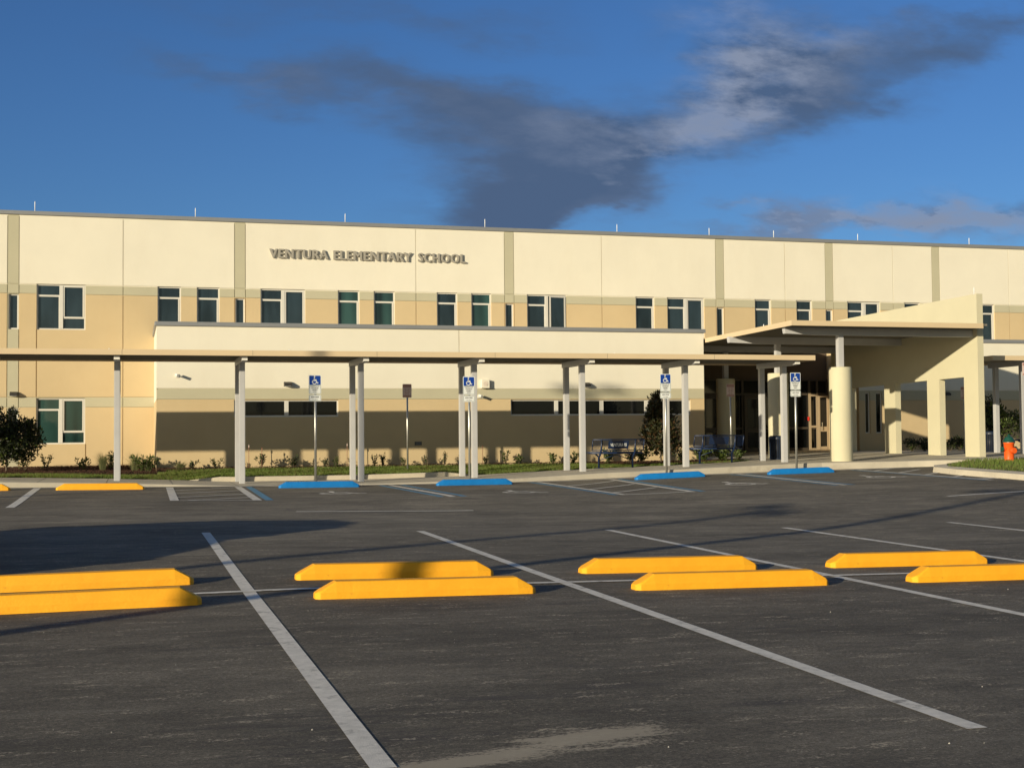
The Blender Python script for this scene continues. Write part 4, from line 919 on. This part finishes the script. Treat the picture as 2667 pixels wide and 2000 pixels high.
SH = [(60, 40.0, .55, .9, 'low yellowish shrub at the foot of the dark left tree', gL, 120, .07), (118, 40.4, .50, .35, 'upright sprig of shrub right of the dark left tree', gL, 50, .07),
      (214, 39.6, .38, .42, 'small leafy shrub below the left ground floor window', gL, 60, .09), (497, 38.9, .25, .5, 'dark low shrub near the left corner of the wing', dL, 70, .06),
      (563, 38.9, .32, .5, 'sparse shrub left of the pair of posts', gL, 50, .06), (682, 38.9, .42, .42, 'dark shrub tied to a red stake', dL, 90, .07), (648, 38.9, .18, .15, 'tiny seedling at the foot of a thin stake', dL, 16, .05),
      (765, 38.9, .36, .55, 'rounded dark shrub left of the first accessible sign', dL, 90, .065), (848, 38.9, .30, .35, 'small shrub right of the first accessible sign', dL, 45, .06),
      (877, 38.9, .30, .30, 'leaning green shrub left of the third pair of posts', gL, 45, .06), (975, 38.9, .34, .22, 'slim shrub just right of the third pair of posts', dL, 55, .055),
      (997, 38.9, .38, .22, 'tall slim shrub, second right of the third pair of posts', dL, 60, .055), (1050, 38.9, .26, .34, 'low shrub at the foot of the faded lawn sign', gL, 45, .06),
      (1105, 38.9, .28, .26, 'low dark shrub under the wall vent', dL, 45, .06), (1157, 38.9, .38, .22, 'slim green shrub left of the fourth pair of posts', dL, 60, .055),
      (1265, 38.9, .26, .24, 'small round dark shrub beside a stake right of the second sign', dL, 50, .06), (1317, 38.9, .40, .26, 'upright green shrub left of the long window', gL, 60, .065),
      (1352, 38.9, .30, .45, 'sprawling green shrub beneath the start of the long window', gL, 60, .075), (1441, 38.9, .32, .50, 'spiky light green shrub left of the fifth pair of posts', gL, 55, .085),
      (1492, 38.6, .32, .45, 'green shrub between the two posts of the fifth pair', gL, 60, .08), (1585, 37.4, .42, .6, 'leafy shrub seen under the first bench', gL, 120, .09),
      (1640, 37.0, .42, .5, 'brownish shrub right of the first bench', [M['leafb'], M['leafg']], 100, .08), (1672, 37.2, .42, .6, 'green shrub at the left foot of the magnolia', gL, 120, .09),
      (1770, 36.8, .36, .6, 'dark shrub at the right foot of the magnolia', dL, 100, .08), (1832, 36.6, .34, .6, 'green strap leaved plant under the left end of the second bench', gL, 110, .11),
      (1880, 36.6, .32, .6, 'grassy plant under the middle of the second bench', gL, 110, .11), (1922, 36.4, .28, .4, 'small grassy plant at the right end of the second bench', gL, 70, .1)]
for i, (px, y, h, wd, lab, lm, n_, sz) in enumerate(SH):
    x = onY(px, 1195, y)[0]
    if x < .9: y = y
    shrub(x, y, h, wd, lab, lm, n_*2, sz, seed=i+1, stems=7)
for px, lab in ((2375, 'dark bushy shrub seen through the middle opening of the fin wall'), (2408, 'small dark shrub at the edge of the middle opening'), (2475, 'dark low shrub in the front opening of the fin wall'), (2500, 'dark shrub beside the half hidden sign in the front opening')):
    shrub(onY(px, 1178, 39.6)[0], 39.6, .46, .8, lab, dL, 340, .09, seed=px, stems=12, z=-.77, grp='shrubs behind the fin wall')
def grass_clump(px, y, h, wd, lab, seed, z=None):
    x = onY(px, 1195, y)[0]; z = zlawn(x, y) if z is None else z
    t = thing('ornamental_grass', (x, y, z), lab, 'ornamental grass', 'tufts of ornamental grass'); r = random.Random(seed); mb = MB()
    for k in range(230):
        a = r.uniform(0, 2*pi); l = r.uniform(.1, 1)*wd*.5; hh = h*r.uniform(.5, 1.1); w_ = .004
        p0 = Vector((r.uniform(-.06, .06), r.uniform(-.06, .06), 0)); p1 = p0+Vector((cos(a)*l*.35, sin(a)*l*.35, hh*.6)); p2 = p0+Vector((cos(a)*l, sin(a)*l, hh*r.uniform(.75, 1.0))); s = Vector((w_, 0, 0))
        mb.add([p0-s, p0+s, p1+s, p1-s], [(0, 1, 2, 3)]); mb.add([p1-s, p1+s, p2], [(0, 1, 2)])
    mb.build('blades', [M['straw']], t, local=True, recalc=False)
grass_clump(268, 39.5, .62, .62, 'wispy grey green grass tuft left of the first post', 1); grass_clump(352, 39.3, .60, .7, 'big wispy grass tuft right of the first post', 2)
grass_clump(385, 39.0, .50, .6, 'grass tuft touching the corner of the wing', 3); grass_clump(470, 38.7, .28, .7, 'low thin grass tuft near the left end of the wing', 4)
x = onY(288, 1190, 40.2)[0]; shrub(x, 40.2, .50, .34, 'bluish round leaved plant behind the first post', gL, 160, .075, seed=91, stems=8)
x = onY(378, 1190, 39.4)[0]; shrub(x, 39.0, .46, .85, 'dense green bush beside the big grass tuft', gL, 520, .075, seed=92, stems=14)
for px, ytop, lab, m in ((648, 1159, 'thin stake with a pink tip near the second pair of posts', 'tag'), (682, 1166, 'thin red brown stake behind the dark shrub', 'stake'), (904, 1155, 'thin stake with a pale tip near the third pair of posts', 'tag'), (1257, 1160, 'thin brown stake right of the second accessible sign', 'stake')):
    p = onY(px, ytop, 38.8); z0 = zlawn(p[0], 38.8)
    t = thing('plant_stake', (p[0], 38.8, z0), lab, 'stake', 'thin stakes in the planting bed'); h = p[2]-z0
    MB().tube([(0, 0, -.02), (0, .005, h)], .008, 6).build('stick', M['stake'], t, local=True)
    MB().box(-.011, .011, -.011, .011, h-.07, h+.01).build('tip', M[m], t, local=True)
def tree(name, x, y, z, trunk, crown, n, size, mats, label, seed, cat='tree', limbs=9, tr=.03):
    """crown = list of (cx,cy,cz,rx,ry,rz,weight) relative to the base"""
    t = thing(name, (x, y, z), label, cat); r = random.Random(seed); tb = MB(); H = max(c[2]+c[5] for c in crown)
    tb.tube([(0, 0, -.05), (.01, 0, trunk*.5), (0, .01, trunk), (.02, 0, H*.85)], [tr*1.2, tr, tr*.85, tr*.25], 8)
    tw = sum(c[6] for c in crown); lf = MB()
    for c in crown:
        for k in range(max(2, int(limbs*c[6]/tw))):
            tip = (c[0]+r.uniform(-.8, .8)*c[3], c[1]+r.uniform(-.8, .8)*c[4], c[2]+r.uniform(-.6, .8)*c[5]); z0 = min(max(trunk*.7, tip[2]*.5), H*.6)
            tb.tube([(0, 0, z0), (tip[0]*.5, tip[1]*.5, (z0+tip[2])/2+.03), tip], [tr*.5, tr*.3, tr*.1], 5)
        nc = int(n*c[6]/tw); k = 0
        while k < nc:       # leaves grouped on twigs so the crown has clumps and gaps
            d = Vector((r.gauss(0, 1), r.gauss(0, 1), r.gauss(0, 1))).normalized(); q = r.uniform(.25, 1.0)**.55
            p = (c[0]+d.x*c[3]*q, c[1]+d.y*c[4]*q, c[2]+d.z*c[5]*q); m = r.randint(6, 12)
            leaves(lf, p, (size*.9, size*.9, size*1.1), m, size, r.randint(0, 10**8), mis=(0, 0, 0, 1, 2)[:3+len(mats)-1], updir=.5, hollow=.1); k += m
    tb.build('trunk', M['bark'], t, local=True); lf.build('crown', mats, t, local=True, recalc=False); return t
xt = onY(1721, 1195, 37.2)[0]
tree('magnolia_tree', xt, 37.2, zlawn(xt, 37.2), .25, [(0, 0, .85, .60, .5, .45, 5), (-.02, 0, 1.30, .45, .4, .42, 4), (-.10, 0, 1.72, .24, .2, .36, 2), (.1, 0, .48, .60, .4, .16, 1.2)], 4600, .135, [M['leafm'], M['leafd'], M['leafb']], 'young magnolia tree with glossy dark and brown leaves beside the first bench', 11, limbs=16)
xt = onY(16, 1205, 38.6)[0]
tree('dark_tree', xt, 38.6, zlawn(xt, 38.6), .30, [(0, 0, .90, .80, .6, .5, 5), (-.3, 0, 1.25, .65, .5, .4, 3), (.38, 0, .85, .55, .4, .48, 3), (.45, 0, 1.25, .26, .2, .28, .9), (-.6, 0, .8, .6, .5, .5, 3), (.1, 0, .5, .6, .5, .25, 1.2), (.72, 0, 1.12, .15, .12, .16, .22), (.84, 0, .86, .14, .1, .10, .2), (.2, 0, 1.6, .14, .1, .18, .22), (.62, 0, 1.36, .10, .1, .14, .15), (-.3, 0, 1.7, .2, .1, .14, .25)], 9000, .10, [M['leafd'], M['leafd'], M['leafg']], 'dark broad leaved tree cut by the left frame edge', 12, limbs=26)
xt = onY(2583, 1180, 38.3)[0]
tree('dark_tree', xt, 38.3, -.77, .4, [(0, 0, 1.0, .42, .4, .55, 4), (.02, 0, 1.5, .25, .2, .4, 2)], 1500, .11, [M['leafd'], M['leafd'], M['leafg']], 'narrow dark tree between the fin wall and the right walkway post', 13)
xt = onY(2640, 1180, 37.3)[0]
tree('bushy_tree', xt, 37.9, -.77, .35, [(0, 0, .95, .75, .5, .45, 4), (-.25, 0, 1.3, .35, .3, .3, 2), (.5, 0, .9, .5, .4, .4, 2)], 1900, .12, [M['leafg'], M['leafd'], M['leaff']], 'bushy tree with sunlit leaves behind the orange hydrant', 14)

# ---------------------------------------------------------------- things just outside the frame that shade the scene
def street_lamp(x, y, H, label, arms=2, rz=0):
    t = thing('parking_lamp', (x, y, zg(x, y)), label, 'lamp post', 'parking lot lamp posts', rz)
    MB().tube([(0, 0, .6), (0, 0, H)], [.12, .09], 14).build('pole', M['dark'], t, local=True)
    MB().lathe([(.30, -.05), (.30, .60), (.27, .62), (0, .62)], seg=24).build('base', M['concrete'], t, local=True, recalc=False)
    for s in ((-1, 1) if arms == 2 else (1,)):
        a = MB().bar((0, 0, H-.08), (s*.45, 0, H-.04), .07).build('arm', M['dark'], t, local=True)
        MB().box(min(s*.45, s*1.05), max(s*.45, s*1.05), -.18, .18, H-.10, H+.03).build('lamp_head', M['dark'], a, local=True, bevel=.02)
    return t
def lamp_for(tip, H, label, rz=0):
    # foot of a lamp whose head throws its shadow on 'tip'
    zt = -1.3+H; k = (zt-tip[2])/.355; street_lamp(tip[0]-1.4*k, tip[1]-k, H, label, rz=rz)
lamp_for((17.3, 22.6, -1.2), 7.0, 'tall dark lamp post nearest the camera at left', rz=radians(-25))
lamp_for((10.6, 20.6, -1.3), 7.0, 'tall dark lamp post farther left of the camera', rz=radians(65))
lamp_for((13.8, 39.3, 1.35), 11.5, 'very tall double headed lamp post at the far left', rz=radians(0))
def build_car(x, y, rz, label):
    t = thing('parked_car', (x, y, zg(x, y)), label, 'car', rz=rz)
    # nose towards -Y ; sections across x, profile along y
    prof = [(-2.30, .35, .62), (-2.22, .30, .74), (-1.6, .28, .86), (-.95, .26, .93), (-.25, .26, .95), (.6, .26, .96), (1.5, .27, .97), (2.1, .30, .93), (2.28, .36, .80)]
    mb = MB(); vs = []; n = len(prof)
    for yy, z0, z1 in prof:
        w_ = .88 if abs(yy) < 2.0 else .78
        vs += [(-w_*.94, yy, z0), (-w_, yy, (z0+z1)/2), (-w_*.95, yy, z1), (w_*.95, yy, z1), (w_, yy, (z0+z1)/2), (w_*.94, yy, z0)]
    mb.add(vs, [(6*i+k, 6*i+k+1, 6*(i+1)+k+1, 6*(i+1)+k) for i in range(n-1) for k in range(5)]+[(6*i+5, 6*i, 6*(i+1), 6*(i+1)+5) for i in range(n-1)]+[tuple(range(6)), tuple(reversed(range(6*n-6, 6*n)))], 0, True)
    mb.build('body', M['carpaint'], t, local=True, bevel=.03)
    cab = [(-.85, .94, .78), (-.15, 1.38, .66), (.55, 1.46, .65), (1.35, 1.40, .64), (2.0, 1.0, .72)]
    mb = MB(); vs = []
    for yy, z, w_ in cab: vs += [(-.80, yy, .93), (-w_, yy, z), (w_, yy, z), (.80, yy, .93)]
    mb.add(vs, [(4*i+k, 4*i+k+1, 4*(i+1)+k+1, 4*(i+1)+k) for i in range(4) for k in range(3)]+[(0, 1, 2, 3), (19, 18, 17, 16)], 0)
    mb.build('cabin_glass', M['glassk'], t, local=True)
    mb = MB(); mb.add([(-.66, -.15, 1.385), (.66, -.15, 1.385), (.65, .55, 1.468), (-.65, .55, 1.468), (.64, 1.35, 1.408), (-.64, 1.35, 1.408)], [(0, 1, 2, 3), (3, 2, 4, 5)])
    for s in (-1, 1): mb.bar((s*.79, -.85, .94), (s*.665, -.15, 1.385), .05).bar((s*.655, .5, 1.46), (s*.80, .45, .95), .06).bar((s*.645, 1.35, 1.40), (s*.78, 1.98, .98), .07)
    mb.build('roof', M['carpaint'], t, local=True)
    for sx in (-1, 1):
        for yy in (-1.42, 1.40):
            w_ = thing_wheel = MB().tube([(sx*.66, yy, .33), (sx*.90, yy, .33)], .33, 24).build('wheel', M['rubber'], t, local=True)
            MB().tube([(sx*.885, yy, .33), (sx*.905, yy, .33)], .21, 20).build('rim', M['chrome'], w_, local=True)
        MB().box(sx*.72-.14, sx*.72+.14, -2.31, -2.2, .58, .70).build('headlight', M['head'], t, local=True, bevel=.02)
        MB().box(sx*.70-.12, sx*.70+.12, 2.2, 2.31, .70, .86).build('tail_light', M['tail'], t, local=True, bevel=.02)
        MB().box(sx*.93-.08, sx*.93+.08, -.62, -.5, .95, 1.06).build('mirror', M['carpaint'], t, local=True, bevel=.02)
    return t
build_car(-3.35, 14.6, 0, 'dark car parked just left of the view in the second row')

# ---------------------------------------------------------------- lift everything so that the near asphalt lies about z = 0
bpy.context.view_layer.update()
for o in SC.objects:
    if o.parent is None: o.location.z += CAMZ
